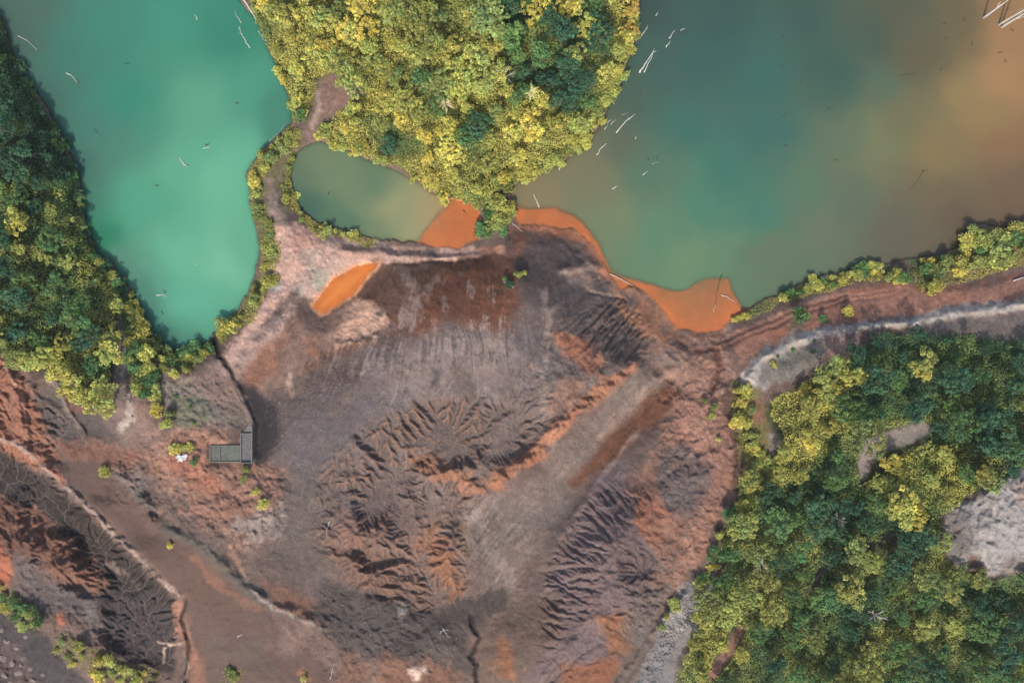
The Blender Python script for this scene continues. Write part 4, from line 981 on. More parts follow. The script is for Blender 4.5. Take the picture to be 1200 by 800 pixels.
band([(160, 372), (164, 405), (172, 440), (178, 462)], 13, 10, {'yellow': 2, 'yellowish': 3, 'green': 1.5, 'orange': .3}, (1.0, 1.7), 'southshore', 6)
band([(190, 430), (225, 428)], 9, 9, YS, (.8, 1.3), 'southshore', 7)
band([(580, 230), (580, 268)], 17, 8, {'yellowish': 4, 'olive': 3, 'green': 2}, (.9, 1.7), 'headland', 8)
band([(372, 158), (410, 182), (450, 198), (490, 219), (525, 238), (560, 240)], 5, 8, YS, (.8, 1.3), 'island', 9)
band([(552, 222), (598, 212), (640, 200), (690, 166)], 7, 9, YS, (.9, 1.5), 'island', 19)
band([(852, 372), (880, 367)], 4, 7, YS, (.6, 1.0), 'eastbank', 10)
band([(906, 352), (930, 342), (958, 334), (1000, 322), (1024, 318)], 4.5, 7, {'yellow': 2, 'yellowish': 4, 'green': 2}, (.7, 1.15), 'eastbank', 11)
band([(1030, 318), (1060, 312)], 16, 9, GS, (.8, 1.4), 'eastbank', 12)
band([(1084, 320), (1130, 300), (1175, 285), (1225, 280)], 20, 11, {'yellowish': 4, 'green': 3, 'olive': 2, 'yellow': 1}, (1.1, 1.9), 'eastbank', 13)
band([(868, 452), (876, 500), (892, 545), (880, 590)], 9, 9.5, {'yellow': 3, 'yellowish': 3, 'olive': 2}, (.7, 1.2), 'rim', 14)
band([(862, 600), (838, 650), (820, 690)], 7, 10, GS, (.8, 1.3), 'rim', 15)
band([(-4, 690), (18, 712), (42, 735)], 9, 10, {'yellow': 2, 'yellowish': 2, 'green': 2}, (.7, 1.3), 'corner', 16)
band([(70, 752), (95, 772), (130, 785), (185, 797)], 11, 10, {'yellow': 3, 'yellowish': 3, 'olive': 2}, (.7, 1.2), 'corner', 17)
band([(900, 418), (960, 404)], 8, 13, {'green': 2, 'dark green': 2}, (.3, .5), 'ridge', 18)
band([(200, 474), (232, 492)], 14, 13, {'green': 2, 'olive': 3}, (.3, .5), 'works', 20)
for (u, v, t, z, zone) in [(184, 477, 'yellow', 1.2, 'works'), (195, 497, 'yellow', 1.3, 'works'), (198, 484, 'olive', 1.2, 'works'), (203, 523, 'yellow', .9, 'works'), (212, 526, 'yellowish', .8, 'works'), (225, 524, 'yellow', .8, 'works'),
                           (228, 541, 'green', .8, 'works'), (122, 550, 'yellowish', 1.1, 'road'), (199, 639, 'yellow', .7, 'road'), (300, 575, 'yellow', .75, 'works'), (308, 587, 'yellow', .9, 'works'), (287, 550, 'olive', .8, 'works'), (285, 562, 'olive', .7, 'works'),
                           (935, 372, 'green', 1.5, 'track'), (993, 363, 'yellow', 1.3, 'track'), (965, 374, 'green', 1.0, 'track'), (906, 426, 'yellow', .6, 'ridge'),
                           (790, 705, 'yellowish', 1.2, 'rim'), (781, 722, 'yellowish', .8, 'rim'), (775, 734, 'olive', .8, 'rim'), (833, 487, 'yellowish', .8, 'rim'), (842, 514, 'yellow', .7, 'rim'), (826, 470, 'olive', .8, 'rim'), (836, 478, 'olive', .7, 'rim'),
                           (274, 793, 'olive', 1.1, 'road'), (268, 786, 'green', .8, 'road'), (356, 793, 'yellow', .7, 'road'), (607, 322, 'olive', .9, 'spoil'), (614, 320, 'yellowish', .6, 'spoil'), (598, 332, 'dark green', .8, 'spoil'), (592, 326, 'green', .6, 'spoil'),
                           (1182, 2, 'yellowish', 1.4, 'farshore'), (1196, 16, 'green', 1.2, 'farshore')]:
    PLANTS.append(dict(u=u, v=v, kind='shrub', tint=t, size=z, zone=zone))
# tall trees that stand out
for (u, v, t, z) in [(567, 28, 'olive', 1.35), (478, 14, 'olive', 1.05), (500, 45, 'olive', 1.1), (563, 92, 'yellowish', 1.1), (628, 8, 'yellow', .8), (665, 10, 'yellow', .8), (622, 28, 'yellow', .45), (690, 35, 'yellowish', .75),
                     (724, 60, 'yellowish', .9), (742, 5, 'orange', .7), (738, 38, 'orange', .6)]:
    PLANTS[:] = [p for p in PLANTS if not (p['zone'] == 'island' and p['kind'] == 'tree' and math.hypot(p['u'] - u, p['v'] - v) < 11)]
    PLANTS.append(dict(u=u, v=v, kind='tree', tint=t, size=z, zone='island'))
for (u, v, t, z) in [(1085, 422, 'yellowish', .95), (1082, 440, 'yellow', .7), (1035, 432, 'yellow', .5), (915, 648, 'orange', .4), (957, 620, 'orange', .35), (1042, 543, 'yellow', .6), (98, 385, 'orange', .8), (1150, 555, 'yellow', .7), (103, 254, 'yellow', .5)]:
    PLANTS[:] = [p for p in PLANTS if not (p['kind'] == 'tree' and math.hypot(p['u'] - u, p['v'] - v) < 11)]
    PLANTS.append(dict(u=u, v=v, kind='tree', tint=t, size=z, zone='west' if u < 300 else 'east'))
# labels: the rank of each plant, among those of its kind and colour, by distance to a thing one can find
MARKS = {'west': [((0, 60), "upper left shore"), ((60, 160), "brown shallows"), ((0, 200), "left edge beside the lake"), ((100, 255), "green shallows"), ((0, 340), "left edge above orange slope"), ((138, 350), 'head of the gravel path'),
                  ((120, 475), 'foot of the gravel path'), ((20, 425), 'top of the orange slope'), ((60, 330), "lakeside forest centre")],
         'island': [((340, 140), "neck above the pond"), ((300, 10), "bleached shore trunk"), ((400, 108), 'bare hollow on the island'), ((400, 5), "top edge over the hollow"), ((480, 5), "top edge over the island"), ((560, 30), 'tallest island tree'),
                    ((640, 5), "top edge over shaded trees"), ((640, 80), "shaded island trees"), ((742, 40), "grey stakes offshore"), ((705, 145), "curved white log"), ((622, 108), "pale rosette plant"), ((460, 195), 'north bank of the pond'), ((555, 232), 'orange fan of the pond'), ((640, 200), "tan shallows"), ((500, 130), "island slope centre")],
         'east': [((890, 450), 'tip of the pale ridge'), ((960, 430), 'grey mound beside the track'), ((1040, 395), "pale ridge above dark trees"), ((1190, 410), "right end of grey strip"), ((1085, 430), "ridge foot below the track"), ((1045, 512), "bare forest clearing"), ((905, 530), "bare strip by the pit"), ((870, 610), "rim road bend"),
                  ((1110, 600), "rock outcrop's left corner"), ((1190, 545), "rock outcrop's top"), ((1140, 675), "rock outcrop's foot"), ((1195, 700), "right edge below the outcrop"), ((955, 682), "small bare forest gap"), ((850, 765), "pinkish forest trail"), ((1028, 722), 'bare white dead tree'), ((790, 790), "grey gravel slope"), ((950, 795), "bottom edge mid forest"), ((1100, 795), "bottom edge, right half"), ((1195, 795), "bottom right corner"), ((960, 580), "trees left of the clearing")],
         'spit': [((340, 140), "neck above the pond"), ((298, 225), "grey spit footpath"), ((318, 300), "pink lake bank"), ((250, 398), "dark lake outlet"), ((342, 215), 'west end of the pond')],
         'pond': [((350, 250), 'southwest corner of the pond'), ((430, 281), "pink pond bank")],
         'southshore': [((250, 398), "dark lake outlet"), ((195, 420), "turquoise lake's bottom tip"), ((138, 350), 'head of the gravel path'), ((120, 475), 'foot of the gravel path')],
         'headland': [((580, 270), "green headland's foot")],
         'eastbank': [((862, 372), 'big orange fan'), ((950, 335), 'start of the wheel track'), ((1040, 320), 'middle of the track bank'), ((1110, 320), "wide shrubby bank"), ((1195, 285), "right edge lake bank")],
         'rim': [((890, 450), 'tip of the pale ridge'), ((905, 530), "bare strip by the pit"), ((835, 490), 'pinkish rim of the pit'), ((840, 650), 'rim road'), ((790, 790), "grey gravel slope")],
         'corner': [((5, 690), "orange patch, left edge"), ((70, 755), 'dark rocky corner'), ((180, 797), "bottom edge by red gully")],
         'ridge': [((920, 420), 'grey mound beside the track')], 'track': [((950, 370), 'wheel track')],
         'works': [((270, 530), 'concrete basin'), ((215, 537), 'crumpled white sheet'), ((190, 485), "olive scrub patch")],
         'road': [((120, 550), 'upper end of the brown road'), ((200, 640), 'dyke beside the brown road'), ((275, 793), "brown road's bottom end"), ((356, 793), "orange patch, bottom edge")],
         'spoil': [((600, 326), 'spoil heap crest')], 'farshore': [((1190, 8), "upper right corner")]}
GROUPS = {'west': 'trees of the lakeside forest', 'island': 'trees of the island', 'east': 'trees of the eastern forest', 'spit': 'shrubs on the spit', 'pond': 'shrubs on the pond bank', 'southshore': 'shrubs on the south shore', 'headland': 'shrubs on the headland', 'eastbank': 'shrubs on the track bank',
          'rim': 'shrubs along the pit rim', 'corner': 'shrubs by the rocky corner', 'ridge': 'shrubs on the grey mound', 'track': 'shrubs by the track', 'works': 'shrubs by the concrete basin', 'road': 'shrubs by the brown road', 'spoil': 'shrubs on the spoil heap', 'farshore': 'shrubs on the far shore'}
PLANTS = [p for p in PLANTS if -12 < p['u'] < 1212 and -12 < p['v'] < 812]
for i, p in enumerate(PLANTS):
    r = random.Random(900 + i)
    P_ = (TREE_P if p['kind'] == 'tree' else SHRUB_P)
    crown, trunk, zc, R = P_[r.randrange(len(P_))]
    sz = p['size']; st = r.uniform(.85, 1.2)
    if p['kind'] == 'tree' and p['zone'] == 'island': st *= 1.15
    for _ in range(8):
        hr = zc * sz * st; hg = hz(p['u'], p['v']); bu, bv = p['u'], p['v']
        for _k in range(3):
            f = (1 - (hg + hr) / D) / (1 - hg / D); bu = 600 + (p['u'] - 600) * f; bv = 400 + (p['v'] - 400) * f; hg = hz(bu, bv)
        if wd(bu, bv) > 1.0: break
        st *= .7
    else:
        bu, bv = p['u'], p['v']
        if wd(bu, bv) < 0.5: continue
    p['base'] = G3(bu, bv, -0.05); p['dims'] = (crown, trunk, sz, st)
PLANTS = [p for p in PLANTS if 'base' in p]
by = {}
for p in PLANTS: by.setdefault((p['kind'], p['tint']), []).append(p)
seen_labels = set(); per_mark = {}
for p in PLANTS:
    marks = sorted(MARKS[p['zone']], key=lambda m: math.hypot(m[0][0] - p['u'], m[0][1] - p['v']))
    (mu, mv), phrase = marks[0]
    peers = sorted(by[(p['kind'], p['tint'])], key=lambda q: math.hypot(mu - q['u'], mv - q['v']))
    k = peers.index(p) + 1
    what = p['tint'] + (' tree' if p['kind'] == 'tree' else ' shrub')
    p['label'] = f"{what}, {ORD[k]} of its colour to the {phrase}" if k < len(ORD) else f"{what} among many alike near the {phrase}"
for i, p in enumerate(PLANTS):
    r = random.Random(3000 + i); loc = p['base']; crown, trunk, sz, st = p['dims']
    o = thing('tree' if p['kind'] == 'tree' else 'shrub', p['label'], p['kind'], loc, r.uniform(0, 6.283), (sz * r.uniform(.8, 1.3), sz * r.uniform(.75, 1.15), sz * st), GROUPS[p['zone']] if p['kind'] == 'tree' or p['zone'] not in ('west', 'island', 'east') else {'west': 'shrubs on the forest shore', 'island': 'shrubs on the island shore', 'east': 'shrubs below the forest'}[p['zone']])
    c = link('crown' if p['kind'] == 'tree' else 'foliage', crown, o); t = link('trunk' if p['kind'] == 'tree' else 'stem', trunk, o)
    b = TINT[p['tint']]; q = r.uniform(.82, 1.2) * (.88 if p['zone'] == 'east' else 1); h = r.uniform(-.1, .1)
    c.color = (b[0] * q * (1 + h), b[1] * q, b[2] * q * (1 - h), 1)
print('plants', len(PLANTS), sum(p['kind'] == 'tree' for p in PLANTS), round(time.time() - T0, 1))
# ---------------------------------------------------------------- undergrowth and grass (nobody could count it)
def cover(name, polys, n, leaf, height, tints, label, cat, seed, mask=None, aspect=0.6, upright=False):
    rs = np.random.default_rng(seed); out = []
    xs = [a for p in polys for a, _ in p]; ys = [b for p in polys for _, b in p]
    u = rs.uniform(min(xs), max(xs), n * 4).astype(np.float32); v = rs.uniform(min(ys), max(ys), n * 4).astype(np.float32)
    k = np.zeros(u.shape, bool)
    uw_ = u + 14 * (fbm(u[None], v[None], 18, 3, 2)[0] - .5); vw_ = v + 14 * (fbm(u[None], v[None], 18, 3, 8)[0] - .5)
    for p in polys: k |= inside(uw_, vw_, p)
    i = np.clip((u - U0) / ST, 0, NU - 1).astype(int); j = np.clip((v - V0) / ST, 0, NV - 1).astype(int)
    k &= dWf[j, i] > 0.3
    if mask is not None: k &= mask(u, v, rs)
    u, v, i, j = u[k][:n], v[k][:n], i[k][:n], j[k][:n]; m = len(u)
    nz = fbm(u[None], v[None], 13, 3, seed % 7)[0]
    z = H[j, i] + height * np.clip(0.15 + 2.2 * (nz - 0.38), 0.05, 1.2) * np.clip(0.3 + dWf[j, i] / 25, 0, 1) * rs.uniform(.45, 1.0, m)
    f = S * (1 - z / D); p = np.stack([(u - 600) * f, (400 - v) * f, z], -1)
    nn = rs.normal(size=(m, 3)) * (0.55 if not upright else 0.9) + np.array([0, 0, 0.9 if not upright else 0.25]); nn /= np.linalg.norm(nn, axis=1, keepdims=True)
    t = np.cross(nn, rs.normal(size=(m, 3))); t /= np.linalg.norm(t, axis=1, keepdims=True); b = np.cross(nn, t)
    L_ = (leaf * rs.uniform(.5, 1.2, m))[:, None]; w = L_ * aspect * .5
    co = np.stack([p - t * L_ * .5, p + b * w, p + t * L_ * .5, p - b * w], 1).reshape(-1, 3)
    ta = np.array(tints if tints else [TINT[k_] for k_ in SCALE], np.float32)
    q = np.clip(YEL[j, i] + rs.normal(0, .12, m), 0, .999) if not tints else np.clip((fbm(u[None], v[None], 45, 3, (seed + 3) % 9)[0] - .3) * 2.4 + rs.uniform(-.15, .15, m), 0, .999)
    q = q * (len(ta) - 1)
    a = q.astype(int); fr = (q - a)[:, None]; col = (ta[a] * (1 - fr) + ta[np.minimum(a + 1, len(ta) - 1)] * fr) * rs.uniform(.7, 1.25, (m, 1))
    me = np_mesh(name, co, np.arange(4 * m).reshape(-1, 4), {'tint': ('FLOAT_COLOR', np.repeat(np.concatenate([col, np.ones((m, 1))], -1), 4, 0))})
    return tag(link(name, me, None, M_COVER), label, cat, None, 'stuff')
def not_glade(u, v, rs):
    k = np.ones(u.shape, bool)
    uu = u + 16 * (fbm(u[None], v[None], 16, 3, 4)[0] - .5); vv = v + 16 * (fbm(u[None], v[None], 16, 3, 6)[0] - .5)
    for g in GLADES_E + [GLADE_I]: k &= ~inside(uu, vv, g)
    return k
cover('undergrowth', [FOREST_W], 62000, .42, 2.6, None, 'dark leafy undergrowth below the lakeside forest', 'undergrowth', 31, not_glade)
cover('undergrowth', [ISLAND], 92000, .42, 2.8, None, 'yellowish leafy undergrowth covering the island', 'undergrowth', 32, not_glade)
cover('undergrowth', [FOREST_E], 150000, .42, 2.8, None, 'mixed green undergrowth below the eastern forest', 'undergrowth', 33, not_glade)
def strip(pts, w):
    a, b = [], []
    for i, (x, y) in enumerate(pts):
        x0, y0 = pts[max(i - 1, 0)]; x1, y1 = pts[min(i + 1, len(pts) - 1)]; L_ = math.hypot(x1 - x0, y1 - y0)
        nx, ny = -(y1 - y0) / L_, (x1 - x0) / L_; a.append((x + nx * w, y + ny * w)); b.append((x - nx * w, y - ny * w))
    return a + b[::-1]
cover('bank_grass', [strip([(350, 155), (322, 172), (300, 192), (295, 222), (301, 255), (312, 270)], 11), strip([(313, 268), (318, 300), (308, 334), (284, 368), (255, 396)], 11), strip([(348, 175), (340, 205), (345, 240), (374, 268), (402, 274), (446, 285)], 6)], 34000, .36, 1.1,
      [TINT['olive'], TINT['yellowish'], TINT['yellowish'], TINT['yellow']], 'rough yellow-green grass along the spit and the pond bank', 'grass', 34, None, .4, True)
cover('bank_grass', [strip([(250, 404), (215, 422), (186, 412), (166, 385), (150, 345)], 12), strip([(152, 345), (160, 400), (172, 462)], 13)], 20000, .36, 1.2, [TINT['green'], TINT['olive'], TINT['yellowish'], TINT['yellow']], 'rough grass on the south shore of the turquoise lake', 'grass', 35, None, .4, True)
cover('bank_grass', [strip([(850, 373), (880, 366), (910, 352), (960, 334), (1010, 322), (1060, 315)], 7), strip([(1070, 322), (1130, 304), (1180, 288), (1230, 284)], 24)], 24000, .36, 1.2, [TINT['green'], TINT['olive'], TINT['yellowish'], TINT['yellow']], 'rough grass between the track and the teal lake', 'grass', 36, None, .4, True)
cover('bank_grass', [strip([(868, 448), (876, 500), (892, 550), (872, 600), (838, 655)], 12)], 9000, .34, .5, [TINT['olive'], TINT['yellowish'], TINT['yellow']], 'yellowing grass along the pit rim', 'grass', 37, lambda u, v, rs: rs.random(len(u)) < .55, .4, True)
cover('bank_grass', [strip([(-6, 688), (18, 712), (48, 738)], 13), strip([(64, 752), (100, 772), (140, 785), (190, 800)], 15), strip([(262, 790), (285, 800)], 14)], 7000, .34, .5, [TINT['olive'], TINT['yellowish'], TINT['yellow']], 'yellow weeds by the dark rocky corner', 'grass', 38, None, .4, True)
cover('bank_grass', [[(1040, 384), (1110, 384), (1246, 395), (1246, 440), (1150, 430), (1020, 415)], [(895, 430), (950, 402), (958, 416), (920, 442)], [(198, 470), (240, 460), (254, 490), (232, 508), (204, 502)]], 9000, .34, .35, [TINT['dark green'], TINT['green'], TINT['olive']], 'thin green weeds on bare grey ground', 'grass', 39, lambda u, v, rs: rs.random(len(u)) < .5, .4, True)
print('cover', round(time.time() - T0, 1))
# ---------------------------------------------------------------- drowned and fallen timber
def on_water(u, v): return wd(u, v) < 0
def log(pts, w, label, cat='log', mat=M_DEAD, group=None, lift=0.0, twigs=0, rise=0.0, name='driftwood_log'):
    """fallen trunk lying along photograph points; w = thickness in pixels"""
    r = random.Random(int(pts[0][0] * 7 + pts[0][1] * 13)); P3 = []
    full = []
    for (a, b) in zip(pts[:-1], pts[1:]):
        for t in (0, .25, .5, .75): full.append((a[0] + (b[0] - a[0]) * t, a[1] + (b[1] - a[1]) * t))
    full.append(pts[-1]); n = len(full)
    for i, (u, v) in enumerate(full):
        z = max(hz(u, v), 0.0) + lift + rise * i / (n - 1)
        P3.append(W3(u + r.uniform(-.6, .6), v + r.uniform(-.6, .6), z))
    base = P3[0].copy(); rad = [w * S * .34 * (1 - .55 * i / (n - 1)) * r.uniform(.9, 1.1) for i in range(n)]
    o = thing(name, label, cat, base, 0, (1, 1, 1), group)
    loc = [p - base for p in P3]
    link('stem', poly_mesh('log_stem', [tube(loc, rad, 7)]), o, mat)
    for k in range(twigs):
        i = r.randrange(n // 3, n - 1); d = (loc[i + 1] - loc[i]).normalized(); side = Vector((-d.y, d.x, 0)) * r.choice((-1, 1))
        L_ = r.uniform(.5, 1.3); e = loc[i] + (d * .7 + side * .8) * L_ + Vector((0, 0, .25))
        link('branch', poly_mesh('log_branch', [tube([loc[i], (loc[i] + e) * .5 + Vector((0, 0, .06)), e], [rad[i] * .6, rad[i] * .45, rad[i] * .15], 5)]), o, mat)
    return o
GL = 'bleached logs in the lakes'
log([(284, -2), (295, 14), (305, 29)], 3.2, 'thick bleached trunk lying along the turquoise lake shore at the top', lift=.35, twigs=2)
log([(293, 57), (285, 43), (279, 31)], 2.0, 'white forked log near the top of the turquoise lake', group=GL, twigs=2)
log([(283, 27), (279, 21), (275, 13)], 1.2, 'thin white stick above the forked log, turquoise lake', group=GL)
log([(302, 36), (307, 43), (313, 51)], 1.2, 'thin pale pole against the island shore, turquoise lake', group=GL)
log([(231, 23), (228, 17)], 1.4, 'short white stub in the open upper turquoise lake', group=GL)
log([(20, 42), (32, 48), (43, 59)], 1.2, 'thin grey branch in the brown upper corner shallows', group=GL)
log([(28, 77), (36, 82)], 1.2, 'short grey stick below the branch in the brown corner shallows', group=GL)
log([(78, 85), (85, 90), (91, 97)], 1.8, 'pale log with dark end in the brown western shallows', group=GL)
log([(219, 195), (214, 190), (209, 184)], 2.6, 'bright white log in the middle of the turquoise lake', group=GL)
log([(246, 172), (238, 174)], 1.4, 'small pale stick right of the bright white log', group=GL)
log([(183, 346), (189, 345), (195, 347)], 2.2, 'white log floating near the southern end of the turquoise lake', group=GL, twigs=1)
log([(229, 43), (227, 44)], 1.4, 'tiny pale float in the lower turquoise lake', group=GL) if False else None
log([(230, 311), (228, 308)], 1.5, 'tiny pale stub in the lower turquoise lake', group=GL)
log([(315, 165), (326, 156), (337, 141)], 1.4, 'grey sunken branch along the neck of the spit', mat=M_GREYWOOD)
log([(749, 86), (757, 74), (767, 58)], 3.0, 'longest white log off the island, upper half', group=GL, twigs=1)
log([(755, 85), (761, 73), (765, 62)], 2.0, 'slimmer white log leaning along the longest one', group=GL)
log([(752, 42), (756, 36), (759, 30)], 1.8, 'white log just off the grey stakes', group=GL)
log([(743, 54), (745, 46), (750, 38)], 1.0, 'nearer of two thin grey stakes at the island shore', mat=M_GREYWOOD, lift=.5, rise=.8)
log([(741, 57), (746, 50), (747, 40)], 0.9, 'farther of two thin grey stakes at the island shore', mat=M_GREYWOOD, lift=.5, rise=.8)
log([(784, 45), (791, 36)], 1.8, 'upper of two parallel short white logs in open water', group=GL)
log([(780, 56), (786, 48)], 1.8, 'lower of two parallel short white logs in open water', group=GL)
log([(798, 36), (803, 33)], 1.3, 'small white log farthest out from the island', group=GL)
log([(769, 19), (771, 14)], 1.6, 'small white log nearest the top edge', group=GL)
log([(722, 156), (733, 142), (745, 134)], 2.4, 'curved bright white log east of the island', group=GL, twigs=1)
log([(709, 152), (712, 146)], 1.4, 'white chip nearest the island beside the curved log', group=GL)
log([(712, 144), (716, 140)], 1.2, 'upper thin white chip beside the curved log', group=GL)
log([(716, 146), (721, 140)], 1.3, 'middle thin white chip beside the curved log', group=GL)
log([(699, 182), (704, 174), (711, 168)], 2.0, 'white bent log below the curved log', group=GL)
log([(744, 163), (746, 160)], 1.8, 'small white knob right of the bent log', group=GL)
log([(729, 134), (736, 132)], 1.1, 'faint grey stick above the curved log', mat=M_GREYWOOD)
log([(753, 205), (760, 200)], 1.8, 'white log in the tan and teal shallows', group=GL)
log([(764, 192), (771, 190)], 1.6, 'grey-white log right of the tan shallows', mat=M_GREYWOOD)
log([(717, 222), (723, 218)], 2.8, 'short fat white log above the orange shore', group=GL)
log([(655, 199), (657, 194)], 2.2, 'small white stub just under the island shore', group=GL)
log([(632, 243), (629, 235), (625, 227)], 2.2, 'white log whose foot touches the orange fan', group=GL)
log([(715, 321), (728, 327), (742, 335)], 1.8, 'long straight white pole across the orange shore', lift=.25)
log([(600, 262), (606, 266), (613, 272)], 1.3, 'pale stick at the foot of the green headland')
log([(845, 345), (852, 348), (860, 353)], 1.5, 'tan stick lying in the big orange fan', lift=.12)
log([(846, 322), (841, 338), (837, 362)], 1.1, 'dark thin branch lying in the big orange fan', mat=M_SNAG, lift=.1)
log([(838, 357), (836, 366)], 1.1, 'short pale stick near the shore of the big orange fan', lift=.1)
log([(278, 746), (284, 743)], 1.6, 'white stick lying on the brown road')
log([(386, 610), (384, 618), (383, 627)], 1.4, 'thin white pole on the dark slope above the gullies', lift=.2)
log([(387, 795), (390, 780)], 1.2, 'pale stick lying near the bottom edge')
log([(1188, 329), (1202, 324)], 2.6, 'white log beside the track at the right edge', lift=.2)
log([(515, 742), (519, 738), (526, 737)], 1.2, 'pale branch on the dark ground by the stream', twigs=2)
log([(518, 735), (523, 744), (528, 746)], 1.0, 'forked pale branch by the head of the stream', twigs=1)
log([(1081, 200), (1079, 206), (1066, 224)], 1.0, 'long faint sunken branch in the brown plume', mat=M_SNAG, lift=.02)
log([(1054, 88), (1073, 87), (1075, 84)], 1.0, 'bent dark branch in the pale green plume', mat=M_SNAG, lift=.03)
# dark snags just breaking the surface
def snag(u, v, label, h=.35, r=.35):
    q = random.Random(int(u * 3 + v)); base = W3(u, v, -.35); o = thing('snag_stump', label, 'stump', base, q.uniform(0, 6.28), (1, 1, 1), 'dark snags in the lakes')
    link('stump', poly_mesh('stump', [tube([(0, 0, -.3), (.05, 0, 0), (.1, .05, .35 + h)], [r * 1.3, r, r * .55], 7)]), o, M_SNAG)
    link('root', poly_mesh('root', [tube([(0, 0, .2), (.5, .1, .36), (.95, .3, .40)], [r * .5, r * .35, r * .12], 5)]), o, M_SNAG)
for u, v, t in [(277, 122, 'dark snag near the right bank of the turquoise lake'), (148, 76, 'dark snag in the upper middle of the turquoise lake'), (93, 98, 'dark snag at the end of the pale western log'), (113, 153, 'dark snag in the brown western shallows'),
                (186, 218, 'lone dark snag below the bright white log'), (242, 171, 'dark snag beside the small pale stick'), (218, 195, 'dark snag at the foot of the bright white log'), (195, 343, 'dark snag at the southern white log'), (176, 361, 'dark snag near the southern muddy shore'),
                (190, 365, 'dark snag under the southern white log'), (917, 45, 'dark snag in the upper teal water'), (938, 94, 'larger dark snag in the teal water'), (916, 81, 'dark snag left of the larger teal snag'), (972, 127, 'dark snag at the edge of the green plume'), (920, 135, 'dark snag in the middle of the teal lake'),
                (919, 171, 'dark snag below the middle of the teal lake'), (977, 188, 'dark snag in the pale green plume'), (1101, 83, 'dark snag in the tan plume'), (1081, 201, 'dark snag at the root of the sunken branch'), (1138, 50, 'dark snag in the tan corner water'), (1109, 45, 'dark snag left of the tan corner'),
                (1107, 29, 'dark stump under the blue-green hole'), (1169, 63, 'lower dark snag in the orange corner water'), (1176, 71, 'lowest dark snag in the orange corner water'), (1186, 37, 'dark snag right of the drowned trees'), (1130, 25, 'dark snag left of the drowned trees'), (385, 228, 'dark snag in the small pond'),
                (760, 188, 'dark snag off the tan shallows'), (770, 184, 'dark snag east of the tan shallows'), (749, 110, 'broad dark snag below the longest log'), (543, 247, 'dark snag on the pond fan')]:
    snag(u, v, t, .15, .26)
# drowned trees still standing at the far shore
def drowned(u, v, h, lean, label, fork):
    base = W3(u, v, -.4); o = thing('drowned_tree', label, 'tree', base, 0, (1, 1, 1), 'drowned trees at the far shore')
    lx, ly = lean
    link('trunk', poly_mesh('drowned_trunk', [tube([(0, 0, -.3), (lx * .1, ly * .1, h * .25), (lx * .45, ly * .45, h * .6), (lx, ly, h)], [.30, .24, .18, .07], 7)]), o, M_DEAD)
    for a, b in fork:
        link('limb', poly_mesh('drowned_limb', [tube([(lx * .4, ly * .4, h * .55), (lx * .4 + a * .5, ly * .4 + b * .5, h * .68), (lx * .4 + a, ly * .4 + b, h * .8)], [.13, .09, .03], 5)]), o, M_DEAD)
drowned(1151, 22, 7.5, (.6, .6), 'leftmost leaning white drowned tree in the upper right corner', [(1.2, .9), (-.2, .8)])
drowned(1169, 30, 8.0, (.8, .1), 'middle leaning white drowned tree in the upper right corner', [(.5, .9)])
drowned(1172, 33, 7.5, (.9, .3), 'lowest leaning white drowned tree in the upper right corner', [(1.0, -.2), (.4, .8)])
# leafless trees in the woods
def bare_tree(u, v, h, label, seed, mat=M_DEAD):
    r = random.Random(seed); hg = hz(u, v); z = hg + h
    base = W3(u, v, hg); base.x *= (1 - h * .8 / D); base.y *= (1 - h * .8 / D)
    o = thing('dead_tree', label, 'tree', base, 0, (1, 1, 1), 'leafless trees in the woods')
    link('trunk', poly_mesh('dead_trunk', [tube([(0, 0, -.3), (.1, 0, h * .4), (0, .1, h * .7), (.15, 0, h)], [.2, .16, .11, .04], 6)]), o, mat)
    for k in range(7):
        a = 6.283 * k / 7 + r.uniform(-.3, .3); L_ = r.uniform(1.2, 2.3); z0 = h * r.uniform(.45, .75); c, q = math.cos(a), math.sin(a)
        m = Vector((c * L_ * .5, q * L_ * .5, z0 + h * .12)); e = Vector((c * L_, q * L_, z0 + h * .22))
        a2 = a + r.choice((-.6, .6)); e2 = m + Vector((math.cos(a2) * L_ * .5, math.sin(a2) * L_ * .5, h * .1))
        lb = link('limb', poly_mesh('dead_limb', [tube([(0, 0, z0), m, e], [.09, .065, .025], 5)]), o, mat)
        link('twig', poly_mesh('dead_twig', [tube([m, (m + e2) * .5 + Vector((0, 0, .05)), e2], [.055, .04, .02], 5)]), lb, mat)
bare_tree(1028, 722, 6.5, 'bare white dead tree in the eastern forest', 1)
bare_tree(592, 86, 7.5, 'bare pale dead tree on the island', 2)
bare_tree(893, 660, 5.5, 'pale leafless tree in the forest near the rim road', 3)
bare_tree(985, 610, 5.0, 'pale twiggy tree left of the outcrop forest', 4)
